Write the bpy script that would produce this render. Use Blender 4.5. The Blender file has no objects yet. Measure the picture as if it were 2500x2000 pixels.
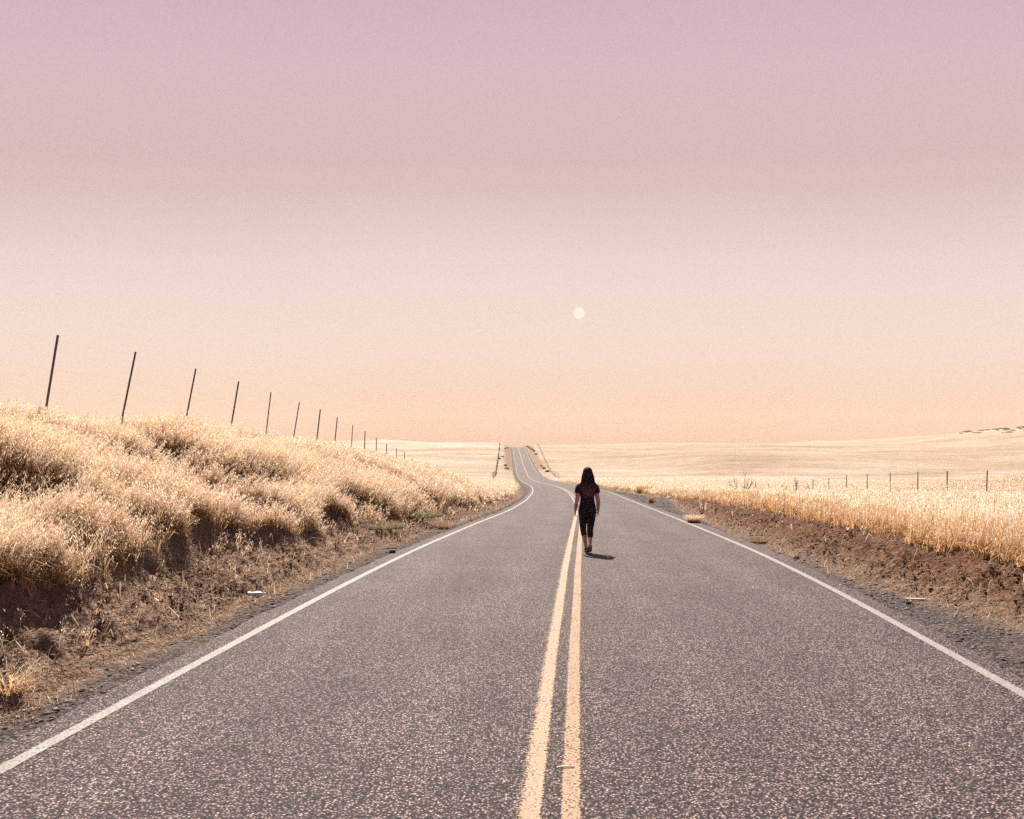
import bpy, math, random
import numpy as np
from mathutils import Vector, Matrix

SC = bpy.context.scene
R = math.radians
rng = np.random.default_rng(7)
random.seed(7)

# ------------------------------------------------------------------ camera
CAM_H = 1.9
cd = bpy.data.cameras.new("camera")
cam = bpy.data.objects.new("camera", cd)
SC.collection.objects.link(cam)
cam.location = (0, 0, CAM_H)
cam.rotation_euler = (R(90), 0, 0)
cd.sensor_width = 36.0
cd.lens = 28.8
cd.shift_y = 0.038
cd.clip_start = 0.05
cd.clip_end = 20000
SC.camera = cam

# ------------------------------------------------------------------ light, sky, exposure
EXPO = 1.6
SUN_EL, SUN_AZ = R(53), R(-13)          # azimuth from +Y, negative = left
sun_dir = Vector((math.sin(SUN_AZ) * math.cos(SUN_EL), math.cos(SUN_AZ) * math.cos(SUN_EL), math.sin(SUN_EL)))
sd = bpy.data.lights.new("sun", 'SUN')
sd.energy = 5.0
sd.angle = R(0.5)
sd.color = (1.0, 0.90, 0.80)
sun = bpy.data.objects.new("sun", sd)
SC.collection.objects.link(sun)
sun.rotation_euler = sun_dir.to_track_quat('Z', 'Y').to_euler()
sun.location = (0, 0, 50)

SC.view_settings.view_transform = 'Standard'
SC.view_settings.look = 'None'
SC.view_settings.exposure = EXPO
SC.view_settings.gamma = 1.0
SC.view_settings.use_curve_mapping = False


def s2l(c):
    return tuple(((v / 255.0) / 12.92 if v / 255.0 <= 0.04045 else ((v / 255.0 + 0.055) / 1.055) ** 2.4) for v in c)


world = bpy.data.worlds.new("World")
SC.world = world
world.use_nodes = True
wt = world.node_tree
wt.nodes.clear()
w_out = wt.nodes.new('ShaderNodeOutputWorld')
w_bg = wt.nodes.new('ShaderNodeBackground')
w_bg.inputs['Strength'].default_value = 0.05
sky = wt.nodes.new('ShaderNodeTexSky')
sky.sky_type = 'NISHITA'
sky.sun_disc = False
sky.sun_elevation = SUN_EL
sky.sun_rotation = SUN_AZ
w_tc = wt.nodes.new('ShaderNodeTexCoord')
w_nm = wt.nodes.new('ShaderNodeVectorMath'); w_nm.operation = 'NORMALIZE'
w_sx = wt.nodes.new('ShaderNodeSeparateXYZ')
wt.links.new(w_tc.outputs['Generated'], w_nm.inputs[0])
wt.links.new(w_nm.outputs[0], w_sx.inputs[0])
# soft layers of air: the bands waver very slightly
w_nz = wt.nodes.new('ShaderNodeTexNoise'); w_nz.inputs['Scale'].default_value = 3.0
w_nz.inputs['Detail'].default_value = 1.0
wt.links.new(w_nm.outputs[0], w_nz.inputs['Vector'])
w_ma = wt.nodes.new('ShaderNodeMath'); w_ma.operation = 'MULTIPLY_ADD'
w_ma.inputs[1].default_value = 0.03
wt.links.new(w_nz.outputs['Fac'], w_ma.inputs[0])
w_x2 = wt.nodes.new('ShaderNodeMath'); w_x2.operation = 'MULTIPLY'
wt.links.new(w_sx.outputs['X'], w_x2.inputs[0]); wt.links.new(w_sx.outputs['X'], w_x2.inputs[1])
w_x3 = wt.nodes.new('ShaderNodeMath'); w_x3.operation = 'MULTIPLY'; w_x3.inputs[1].default_value = 0.12
wt.links.new(w_x2.outputs[0], w_x3.inputs[0])
w_y2 = wt.nodes.new('ShaderNodeMath'); w_y2.operation = 'MULTIPLY_ADD'
wt.links.new(w_sx.outputs['Y'], w_y2.inputs[0]); wt.links.new(w_sx.outputs['Y'], w_y2.inputs[1]); wt.links.new(w_x3.outputs[0], w_y2.inputs[2])
w_h = wt.nodes.new('ShaderNodeMath'); w_h.operation = 'SQRT'; wt.links.new(w_y2.outputs[0], w_h.inputs[0])
w_v = wt.nodes.new('ShaderNodeMath'); w_v.operation = 'DIVIDE'
wt.links.new(w_sx.outputs['Z'], w_v.inputs[0]); wt.links.new(w_h.outputs[0], w_v.inputs[1])
wt.links.new(w_v.outputs[0], w_ma.inputs[2])
w_sub = wt.nodes.new('ShaderNodeMath'); w_sub.operation = 'SUBTRACT'; w_sub.inputs[1].default_value = 0.015
wt.links.new(w_ma.outputs[0], w_sub.inputs[0])
w_rp = wt.nodes.new('ShaderNodeValToRGB')
stops = [(0.000, (226, 180, 150)), (0.020, (231, 189, 160)), (0.067, (236, 204, 181)), (0.105, (238, 212, 195)),
         (0.140, (236, 215, 203)), (0.190, (234, 213, 206)), (0.235, (229, 208, 202)), (0.275, (222, 200, 195)),
         (0.312, (215, 191, 186)), (0.355, (213, 184, 182)), (0.410, (213, 184, 186)), (0.460, (211, 184, 190)), (0.500, (209, 181, 189)), (0.545, (206, 177, 186)), (0.70, (190, 168, 182))]
el = w_rp.color_ramp.elements
while len(el) < len(stops):
    el.new(0.5)
for e_, (p_, c_) in zip(el, stops):
    e_.position = p_
    e_.color = (*[v for v in s2l(c_)], 1)
w_sc = wt.nodes.new('ShaderNodeVectorMath'); w_sc.operation = 'SCALE'
w_sc.inputs['Scale'].default_value = 20.0 / (2 ** EXPO)
wt.links.new(w_sub.outputs[0], w_rp.inputs['Fac'])
wt.links.new(w_rp.outputs['Color'], w_sc.inputs[0])
w_mr = wt.nodes.new('ShaderNodeMapRange')
w_mr.interpolation_type = 'SMOOTHSTEP'
w_mr.inputs['From Min'].default_value = 0.50
w_mr.inputs['From Max'].default_value = 0.72
wt.links.new(w_sx.outputs['Z'], w_mr.inputs['Value'])
w_mx = wt.nodes.new('ShaderNodeMix'); w_mx.data_type = 'RGBA'
wt.links.new(w_mr.outputs[0], w_mx.inputs['Factor'])
w_gr = wt.nodes.new('ShaderNodeTexNoise'); w_gr.inputs['Scale'].default_value = 420.0; w_gr.inputs['Detail'].default_value = 2.0
wt.links.new(w_nm.outputs[0], w_gr.inputs['Vector'])
w_gm = wt.nodes.new('ShaderNodeMapRange'); w_gm.inputs['From Min'].default_value = .25; w_gm.inputs['From Max'].default_value = .75
w_gm.inputs['To Min'].default_value = .957; w_gm.inputs['To Max'].default_value = 1.043
wt.links.new(w_gr.outputs['Fac'], w_gm.inputs['Value'])
w_s2 = wt.nodes.new('ShaderNodeVectorMath'); w_s2.operation = 'SCALE'
wt.links.new(w_sc.outputs[0], w_s2.inputs[0]); wt.links.new(w_gm.outputs[0], w_s2.inputs['Scale'])
wt.links.new(w_s2.outputs[0], w_mx.inputs['A'])
wt.links.new(sky.outputs[0], w_mx.inputs['B'])
wt.links.new(w_mx.outputs['Result'], w_bg.inputs['Color'])
wt.links.new(w_bg.outputs[0], w_out.inputs['Surface'])

# ------------------------------------------------------------------ helpers


def tag(o, label=None, cat=None, group=None, kind=None):
    if label: o['label'] = label
    if cat: o['category'] = cat
    if group: o['group'] = group
    if kind: o['kind'] = kind
    return o


def empty(name, loc, rz=0.0):
    o = bpy.data.objects.new(name, None)
    o.empty_display_size = 0.1
    SC.collection.objects.link(o)
    o.location = loc
    o.rotation_euler = (0, 0, rz)
    return o


def mesh_obj(name, verts, faces, mat, parent=None, smooth=False, col=None, loc=None):
    """faces: list of tuples, or an int array (n, k) of one polygon size, or a list of such arrays"""
    me = bpy.data.meshes.new(name)
    verts = np.asarray(verts, dtype=np.float32).reshape(-1, 3)
    if isinstance(faces, np.ndarray):
        faces = [faces]
    if len(faces) and isinstance(faces[0], np.ndarray):
        loops = np.concatenate([f.ravel() for f in faces]).astype(np.int32)
        tot = np.concatenate([np.full(len(f), f.shape[1], np.int32) for f in faces])
        start = np.concatenate([[0], np.cumsum(tot)[:-1]]).astype(np.int32)
        me.vertices.add(len(verts)); me.vertices.foreach_set('co', verts.ravel())
        me.loops.add(len(loops)); me.loops.foreach_set('vertex_index', loops)
        me.polygons.add(len(tot)); me.polygons.foreach_set('loop_start', start)
        me.polygons.foreach_set('loop_total', tot)
        me.update(calc_edges=True)
    else:
        me.from_pydata([tuple(v) for v in verts], [], [tuple(f) for f in faces])
    if smooth:
        me.polygons.foreach_set('use_smooth', np.ones(len(me.polygons), dtype=bool))
    if col is not None:
        a = me.attributes.new('col', 'FLOAT_COLOR', 'POINT')
        c4 = np.ones((len(verts), 4), np.float32); c4[:, :3] = col
        a.data.foreach_set('color', c4.ravel())
    me.update()
    if mat is not None:
        me.materials.append(mat)
    o = bpy.data.objects.new(name, me)
    SC.collection.objects.link(o)
    if parent is not None:
        o.parent = parent
    if loc is not None:
        o.location = loc
    return o


def _hash(ix, iy, seed):
    h = (ix.astype(np.int64) * 374761393 + iy.astype(np.int64) * 668265263 + seed * 974711) & 0xFFFFFFFF
    h = ((h ^ (h >> 13)) * 1274126177) & 0xFFFFFFFF
    return ((h ^ (h >> 16)) & 0xFFFFFF) / float(0xFFFFFF)


def vn(x, y, s=0):
    x = np.asarray(x, float); y = np.asarray(y, float)
    ix = np.floor(x).astype(np.int64); iy = np.floor(y).astype(np.int64)
    fx = x - ix; fy = y - iy
    fx = fx * fx * fx * (fx * (fx * 6 - 15) + 10); fy = fy * fy * fy * (fy * (fy * 6 - 15) + 10)
    a = _hash(ix, iy, s); b = _hash(ix + 1, iy, s); c = _hash(ix, iy + 1, s); d = _hash(ix + 1, iy + 1, s)
    return (a * (1 - fx) + b * fx) * (1 - fy) + (c * (1 - fx) + d * fx) * fy


def fbm(x, y, s=0, o=4, g=0.5):
    t = 0; a = 1.0; n = 0
    for k in range(o):
        c, sn = math.cos(k * 1.1), math.sin(k * 1.1)
        t = t + a * vn((x * c - y * sn) * 2 ** k + 13.7 * k, (x * sn + y * c) * 2 ** k - 7.3 * k, s + k)
        n += a; a *= g
    return t / n * 2 - 1


def sst(a, b, x):
    t = np.clip((np.asarray(x, float) - a) / (b - a), 0, 1)
    return t * t * (3 - 2 * t)


# ------------------------------------------------------------------ the lie of the land
_YG = np.arange(-60, 5200, 1.0)


def _curve(pts, sig):
    p = np.array(pts, float)
    v = np.interp(_YG, p[:, 0], p[:, 1])
    # smooth, more where the road is farther off
    out = v.copy()
    for s_, lo in ((sig, -100), (sig * 4, 60)):
        k = np.arange(-int(4 * s_), int(4 * s_) + 1); w = np.exp(-0.5 * (k / s_) ** 2); w /= w.sum()
        sm = np.convolve(np.pad(out, len(k) // 2, mode='edge'), w, mode='valid')
        m = sst(lo, lo + 40, _YG) if lo > 0 else 1.0
        out = out * (1 - m) + sm * m
    return out


_XC = _curve([(-60, -5.4), (0, -.15), (4, .2), (10.8, .90), (16, 1.36), (37, 3.2), (52, 4.2), (68, 5.0), (87, 5.6), (110, 5.75), (148, 5.45),
              (208, 5.35), (252, 5.15), (300, 4.7), (367, 4.2), (440, 3.6), (700, 1.5), (5200, -30)], 2.5)
_ZR = _curve([(-60, 0), (0, 0), (11, 0), (16, -.1), (25, -.42), (37, -.9), (52, -1.4), (68, -1.8), (87, -2.36), (110, -3.05), (148, -4.3),
              (208, -6.1), (252, -6.75), (300, -5.2), (367, -2.1), (435, 2.1), (455, 2.75), (475, 2.6), (520, 0), (600, -6), (5200, -60)], 2.0)
_FL = _curve([(-60, 0), (11, 0), (16, -.1), (25, -.42), (37, -.9), (52, -1.4), (68, -1.8), (87, -2.36), (110, -3.05), (148, -4.3),
              (208, -6.1), (252, -6.6), (300, -4.7), (367, -0.9), (435, 3.6), (500, 4.9), (600, 5.5), (700, 5.4), (900, 2), (1500, -10), (5200, -90)], 2.0)
_FR = _curve([(-60, 0), (11, 0), (16, -.1), (25, -.42), (37, -.9), (52, -1.4), (68, -1.8), (87, -2.36), (110, -3.05), (148, -4.3),
              (208, -6.1), (252, -6.6), (300, -4.9), (367, -1.2), (435, 2.9), (500, 3.7), (600, 4.3), (700, 4.4), (900, 2), (1500, -10), (5200, -90)], 2.0)


def xc(y): return np.interp(y, _YG, _XC)
def zr(y): return np.interp(y, _YG, _ZR)


HL = np.array([(-60, 1.8), (0, 1.9), (12, 1.98), (15, 2.08), (30, 2.15), (40, 1.75), (48, 1.25), (57, .75), (66, .45), (75, .3), (90, .22), (120, .35), (200, .4), (280, .6), (600, .6)], float)
TR = np.array([(-60, 5.0), (6, 5.0), (8.7, 4.8), (10.2, 4.43), (12, 4.15), (15.3, 3.95), (25, 4.0), (38, 4.6), (48, 5.6), (56, 6.3), (64, 5.2), (80, 4.2), (5200, 4.2)], float)
HR = np.array([(-60, .5), (0, .46), (10, .46), (25, .50), (38, .40), (50, .16), (60, .12), (80, .3), (110, .45), (240, .4), (5200, .4)], float)
FARCUT = np.array([(-60, 0), (230, 0), (300, .9), (380, 1.3), (440, 1.2), (600, 1.), (5200, 0)], float)


def ip(T, y): return np.interp(y, T[:, 0], T[:, 1])


def toe_left(y): return 4.12 + .12 * fbm(y * .5, y * 0 + 3, 5, 2) + .5 * sst(45, 90, y)
def toe_right(y): return ip(TR, y) + .10 * fbm(y * .6, y * 0 + 9, 6, 2)


def cut_left(y):
    """width and height of the bare earth cut along the left bank"""
    n = fbm(y * .42, y * 0 + 31, 41, 3)
    H = ip(HL, y)
    k = sst(12, 30, y)
    w = (1.04 + .50 * n) * (1 - .36 * k)
    h = np.minimum(.64, .33 * H) * (1 + .45 * n) * (1 - .42 * k)
    return np.maximum(w, .2), np.maximum(h, .05)


def hollows(u, y):
    """1 in the bare hollows that run down the left bank, 0 on the tufts between"""
    c = fbm(y * .62 - u * .30, u * .42 + y * .05, 91, 2) + .30 * fbm(y * 2.2 - u * .6, u * 1.1, 94, 2)
    return sst(-.02, -.24, c), c


def land(x, y, fine=True):
    """height, and weights of bare earth / gravel / grass, at (x, y)"""
    x = np.asarray(x, float); y = np.asarray(y, float)
    u = x - xc(y)
    z0 = zr(y)
    # --- left bank
    tl = -u - toe_left(y)
    wl, hl = cut_left(y)
    H = ip(HL, y)
    q = np.clip(tl / wl, 0, 1)
    ks = np.clip(.42 + 1.1 * fbm(y * .55, y * 0 + 77, 43, 2), .1, .9) * (.65 + .35 * sst(9, 14, y))
    cut = hl * ((1 - .62 * ks) * q + .62 * ks * sst(.80, 1.0, q))
    s = np.clip((tl - wl) / 5.0, 0, 1)
    rise = (H - hl) * (1 - (1 - s) ** 1.7)
    PL = np.where(tl > 0, cut + np.where(tl > wl, rise, 0), 0) + .015 * np.clip(tl - 6, 0, 30)
    # --- right bank
    tr = u - toe_right(y)
    hr = ip(HR, y)
    q2 = np.clip(tr / .95, 0, 1)
    PR = np.where(tr > 0, hr * (q2 ** .8), 0) - .010 * np.clip(tr - 1.5, 0, 16)
    P = np.where(u < 0, PL, PR)
    P = P * (1 - sst(22, 60, np.abs(u)))
    # --- beyond: rolling country
    F = np.where(x < xc(y), np.interp(y, _YG, _FL), np.interp(y, _YG, _FR))
    F = F + 9.5 * sst(170, 430, x) * sst(230, 640, y) * (1 - .8 * sst(800, 1500, y))
    F = F + 2.6 * np.exp(-((x - 62) / 30) ** 2 - ((y - 72) / 16) ** 2)
    F = F + (3.4 * fbm(x / 85., y / 110., 71, 2) + .6 * fbm(x / 25., y / 40., 72, 2)) * sst(18, 90, np.abs(u)) * sst(120, 320, y)
    ridge = np.clip(26 + (x - 830) * .085, -30, 62) + 6 * fbm(x / 160., y / 300., 75, 2)
    F = np.maximum(F, np.where(x > 300, ridge * np.exp(-((y - 1700) / 420) ** 2) - 25 * (1 - np.exp(-((y - 1700) / 420) ** 2)) - 60 * (1 - sst(350, 800, x)), -99))
    m = sst(4.6, 9.0, np.abs(u)) * sst(225, 330, y)
    m = np.maximum(m, sst(20, 60, np.abs(u)))
    z = np.maximum(z0 * (1 - m) + F * m, -24) + P
    # --- what it is made of
    nb = fbm(x * 1.1, y * 1.1, 51, 3)
    far = sst(70, 130, y)
    dl = sst(.0, .22, tl) * (1 - sst(wl - .08, wl + .22, tl + .22 * nb))
    farband = sst(255, 300, y)
    dfar = farband * sst(4.0, 4.6, np.abs(u)) * (1 - sst(6.2, 8.6, np.abs(u) + .8 * nb))
    dr = sst(-.1, .25, tr) * (1 - sst(.80, 1.12, tr + .15 * nb)) * (1 - sst(46, 58, y))
    dirt = np.where(u < 0, np.maximum(dl * (1 - far), dfar), np.maximum(dr, dfar))
    grav = np.where(u < 0, 1 - sst(-.12, .18, tl + .12 * nb), 1 - sst(-.15, .2, tr + .12 * nb))
    grav = np.maximum(grav, 0)
    dirt = np.clip(dirt * (1 - grav), 0, 1)
    hol, _c = hollows(u, y)
    hol = hol * np.where(u < 0, sst(wl, wl + .5, tl) * (1 - sst(40, 60, y)) * (1 - sst(9, 12, tl)), 0)
    dirt = np.maximum(dirt, .9 * hol * (1 - grav))
    gras = np.clip(1 - dirt - grav, 0, 1)
    if fine:
        near = 1 - sst(45, 110, y)
        # crumbly earth with gullies running down the cut
        g = fbm(y * 2.6, u * .9, 61, 3)
        clod = np.abs(fbm(x * 4.5, y * 4.5, 62, 4))
        fine_ = fbm(x * 15, y * 15, 63, 3)
        z = z + near * dirt * (1 - .6 * hol) * (.10 * g + .20 * (clod - .25) + .065 * fine_) - near * .30 * hol + near * .16 * np.where(u < 0, np.clip(_c, -.4, .6), 0) * gras
        # undercut brow between earth and turf
        z = z + near * np.where(u < 0, .08, .04) * sst(-.05, .12, np.where(u < 0, tl - wl, tr - .95) + .22 * nb) * np.where(y < 48, 1, 0) * (1 - sst(35, 48, y))
        lump = fbm(x * .8, y * .55, 64, 3)
        z = z + near * gras * np.where(u < 0, .16, .07) * lump * sst(0, .6, np.where(u < 0, tl, tr))
        z = z + near * grav * (.010 * fbm(x * 9, y * 9, 65, 3)) * sst(3.5, 3.75, np.abs(u))
        z = z - .012 * grav * sst(3.45, 3.6, np.abs(u))
    z = z - .03 * (1 - sst(3.40, 3.55, np.abs(u)))
    return z, dirt, grav, gras


def gz(x, y):
    return float(land(np.array([x]), np.array([y]))[0][0])


def px(X, Y, d):
    """point seen at photo pixel X, Y (2500 x 2000) at distance d along the view axis"""
    return ((X - 1250) / 2000 * d, d, CAM_H - (Y - 1095) / 2000 * d)


# ------------------------------------------------------------------ materials
MATS = {}


class NT:
    def __init__(self, name):
        m = bpy.data.materials.new(name)
        m.use_nodes = True
        self.m = m; self.t = m.node_tree
        self.t.nodes.clear()
        self.out = self.n('ShaderNodeOutputMaterial')

    def n(self, ty, **kw):
        nd = self.t.nodes.new(ty)
        for k, v in kw.items():
            if k in nd.inputs.keys():
                nd.inputs[k].default_value = v
            else:
                setattr(nd, k, v)
        return nd

    def l(self, a, b): self.t.links.new(a, b)

    def noise(self, vec, scale, detail=3, rough=.55, dist=0):
        nd = self.n('ShaderNodeTexNoise', Scale=scale, Detail=detail, Roughness=rough, Distortion=dist)
        if vec is not None: self.l(vec, nd.inputs['Vector'])
        return nd.outputs['Fac']

    def ramp(self, fac, stops):
        nd = self.n('ShaderNodeValToRGB')
        e = nd.color_ramp.elements
        while len(e) < len(stops): e.new(.5)
        for a, (p, c) in zip(e, stops):
            a.position = p; a.color = (*c, 1) if not isinstance(c, (int, float)) else (c, c, c, 1)
        self.l(fac, nd.inputs['Fac'])
        return nd.outputs['Color']

    def mix(self, f, a, b, blend='MIX'):
        nd = self.n('ShaderNodeMix', data_type='RGBA', blend_type=blend)
        for s, v in (('Factor', f), ('A', a), ('B', b)):
            if hasattr(v, 'links'): self.l(v, nd.inputs[s])
            elif isinstance(v, (int, float)): nd.inputs[s].default_value = v if s == 'Factor' else (v, v, v, 1)
            else: nd.inputs[s].default_value = (*v, 1)
        return nd.outputs['Result']

    def math(self, op, a, b=0.0, c=None):
        nd = self.n('ShaderNodeMath', operation=op)
        for i, v in enumerate((a, b) if c is None else (a, b, c)):
            if hasattr(v, 'links'): self.l(v, nd.inputs[i])
            else: nd.inputs[i].default_value = v
        return nd.outputs[0]

    def bump(self, h, strength=.5, dist=.01, normal=None):
        nd = self.n('ShaderNodeBump', Strength=strength, Distance=dist)
        self.l(h, nd.inputs['Height'])
        if normal is not None: self.l(normal, nd.inputs['Normal'])
        return nd.outputs['Normal']

    def pos(self):
        return self.n('ShaderNodeNewGeometry').outputs['Position']

    def bsdf(self, color, rough=.9, spec=.2, normal=None):
        b = self.n('ShaderNodeBsdfPrincipled', Roughness=rough)
        b.inputs['Specular IOR Level'].default_value = spec
        if hasattr(color, 'links'): self.l(color, b.inputs['Base Color'])
        else: b.inputs['Base Color'].default_value = (*color, 1)
        if normal is not None: self.l(normal, b.inputs['Normal'])
        return b

    def done(self, sh):
        self.l(sh, self.out.inputs['Surface'])
        return self.m


def simple(name, color, rough=.8, spec=.3, var=.25, scale=30, bump=.2, bdist=.003):
    k = NT(name)
    p = k.n('ShaderNodeTexCoord').outputs['Object']
    f = k.noise(p, scale, 4)
    c = k.ramp(f, [(.25, tuple(v * (1 - var) for v in color)), (.75, tuple(min(1, v * (1 + var)) for v in color))])
    b = k.bsdf(c, rough, spec, k.bump(f, bump, bdist))
    return k.done(b.outputs[0])


def mat_asphalt():
    k = NT('asphalt')
    p = k.pos()
    vo = k.n('ShaderNodeTexVoronoi', Scale=66.0); k.l(p, vo.inputs['Vector'])
    sep = k.n('ShaderNodeSeparateColor'); k.l(vo.outputs['Color'], sep.inputs[0])
    stone = k.ramp(sep.outputs[0], [(.05, (.030, .0205, .0192)), (.42, (.152, .109, .099)), (.80, (.225, .168, .153)), (.97, (.315, .243, .222))])
    pit = k.ramp(vo.outputs['Distance'], [(.16, 1.20), (.52, .10)])
    c = k.mix(1.0, stone, pit, 'MULTIPLY')
    n2 = k.noise(p, 44, 3, .65)
    c = k.mix(1.0, c, k.ramp(n2, [(.34, .48), (.66, 1.55)]), 'MULTIPLY')
    n3 = k.noise(p, .7, 5, .6)
    c = k.mix(1.0, c, k.ramp(n3, [(.3, .80), (.7, 1.17)]), 'MULTIPLY')
    # polished wheel tracks run with the road (UV x is metres across)
    uv = k.n('ShaderNodeTexCoord').outputs['UV']
    sx = k.n('ShaderNodeSeparateXYZ'); k.l(uv, sx.inputs[0])
    au = k.math('ABSOLUTE', sx.outputs[0])
    tr1 = k.math('SUBTRACT', 1.0, k.math('MULTIPLY', k.math('ABSOLUTE', k.math('SUBTRACT', au, .95)), 2.2))
    tr2 = k.math('SUBTRACT', 1.0, k.math('MULTIPLY', k.math('ABSOLUTE', k.math('SUBTRACT', au, 2.55)), 2.2))
    tr = k.math('MAXIMUM', k.math('MAXIMUM', tr1, tr2), 0.0)
    c = k.mix(1.0, c, k.ramp(tr, [(0.0, .97), (.9, 1.10)]), 'MULTIPLY')
    # old oil drips and tyre dirt drawn out along the lanes
    mo = k.n('ShaderNodeMapping'); mo.inputs['Scale'].default_value = (1.5, .13, 1.0); k.l(p, mo.inputs['Vector'])
    c = k.mix(1.0, c, k.ramp(k.noise(mo.outputs[0], 1.0, 4, .65), [(.36, .84), (.6, 1.06)]), 'MULTIPLY')
    # hairline cracks, broken up
    wp = k.noise(p, 1.6, 3, .6)
    va = k.n('ShaderNodeVectorMath', operation='MULTIPLY_ADD'); k.l(p, va.inputs[0]); va.inputs[1].default_value = (1, 1, 1)
    wc = k.n('ShaderNodeCombineXYZ'); k.l(wp, wc.inputs[0]); k.l(k.noise(p, 2.3, 3, .6), wc.inputs[1]); k.l(wc.outputs[0], va.inputs[2])
    ve = k.n('ShaderNodeTexVoronoi', feature='DISTANCE_TO_EDGE', Scale=.42); k.l(va.outputs[0], ve.inputs['Vector'])
    cm = k.math('MULTIPLY', k.ramp(ve.outputs['Distance'], [(.0, 1.), (.006, 0.)]), k.ramp(k.noise(p, .33, 2, .5), [(.50, 0.), (.60, .8)]))
    c = k.mix(cm, c, (.022, .017, .016))
    h = k.math('MULTIPLY_ADD', k.math('SUBTRACT', 1.0, vo.outputs['Distance']), 1.0, n2)
    b = k.bsdf(c, .80, .16, k.bump(h, .6, .009))
    return k.done(b.outputs[0])


def mat_paint(name, c0, c1, wear, edge, wornside=0):
    k = NT(name)
    p = k.pos()
    uv = k.n('ShaderNodeTexCoord').outputs['UV']
    sx = k.n('ShaderNodeSeparateXYZ'); k.l(uv, sx.inputs[0])
    vo = k.n('ShaderNodeTexVoronoi', Scale=66.0); k.l(p, vo.inputs['Vector'])
    n = k.noise(p, 60, 4, .65)
    nb = k.noise(p, 4, 3, .6)
    c = k.mix(k.ramp(nb, [(.35, 0.), (.65, 1.)]), c0, c1)
    c = k.mix(1.0, c, k.ramp(n, [(.32, .58), (.58, 1.08)]), 'MULTIPLY')
    # distance to the edge of the stripe, 0 at the rim, 1 in the middle
    d = k.math('MULTIPLY', k.math('MINIMUM', sx.outputs[0], k.math('SUBTRACT', 1.0, sx.outputs[0])), 1.0 / edge)
    d = k.math('MINIMUM', d, 1.0)
    if wornside:
        d = k.math('MINIMUM', d, k.math('MULTIPLY', sx.outputs[0], 2.6))
    m = k.math('ADD', k.math('MULTIPLY', d, .9), k.math('MULTIPLY', k.math('SUBTRACT', n, .5), 2.2))
    m = k.math('SUBTRACT', m, k.math('MULTIPLY', vo.outputs['Distance'], wear))
    m = k.math('ADD', m, k.math('MULTIPLY', k.math('SUBTRACT', nb, .5), .8))
    mask = k.ramp(m, [(.10, 0.), (.46, 1.)])
    b = k.bsdf(c, .7, .3, k.bump(vo.outputs['Distance'], .4, .004))
    tr = k.n('ShaderNodeBsdfTransparent')
    mx = k.n('ShaderNodeMixShader')
    k.l(mask, mx.inputs[0]); k.l(tr.outputs[0], mx.inputs[1]); k.l(b.outputs[0], mx.inputs[2])
    return k.done(mx.outputs[0])


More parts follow.
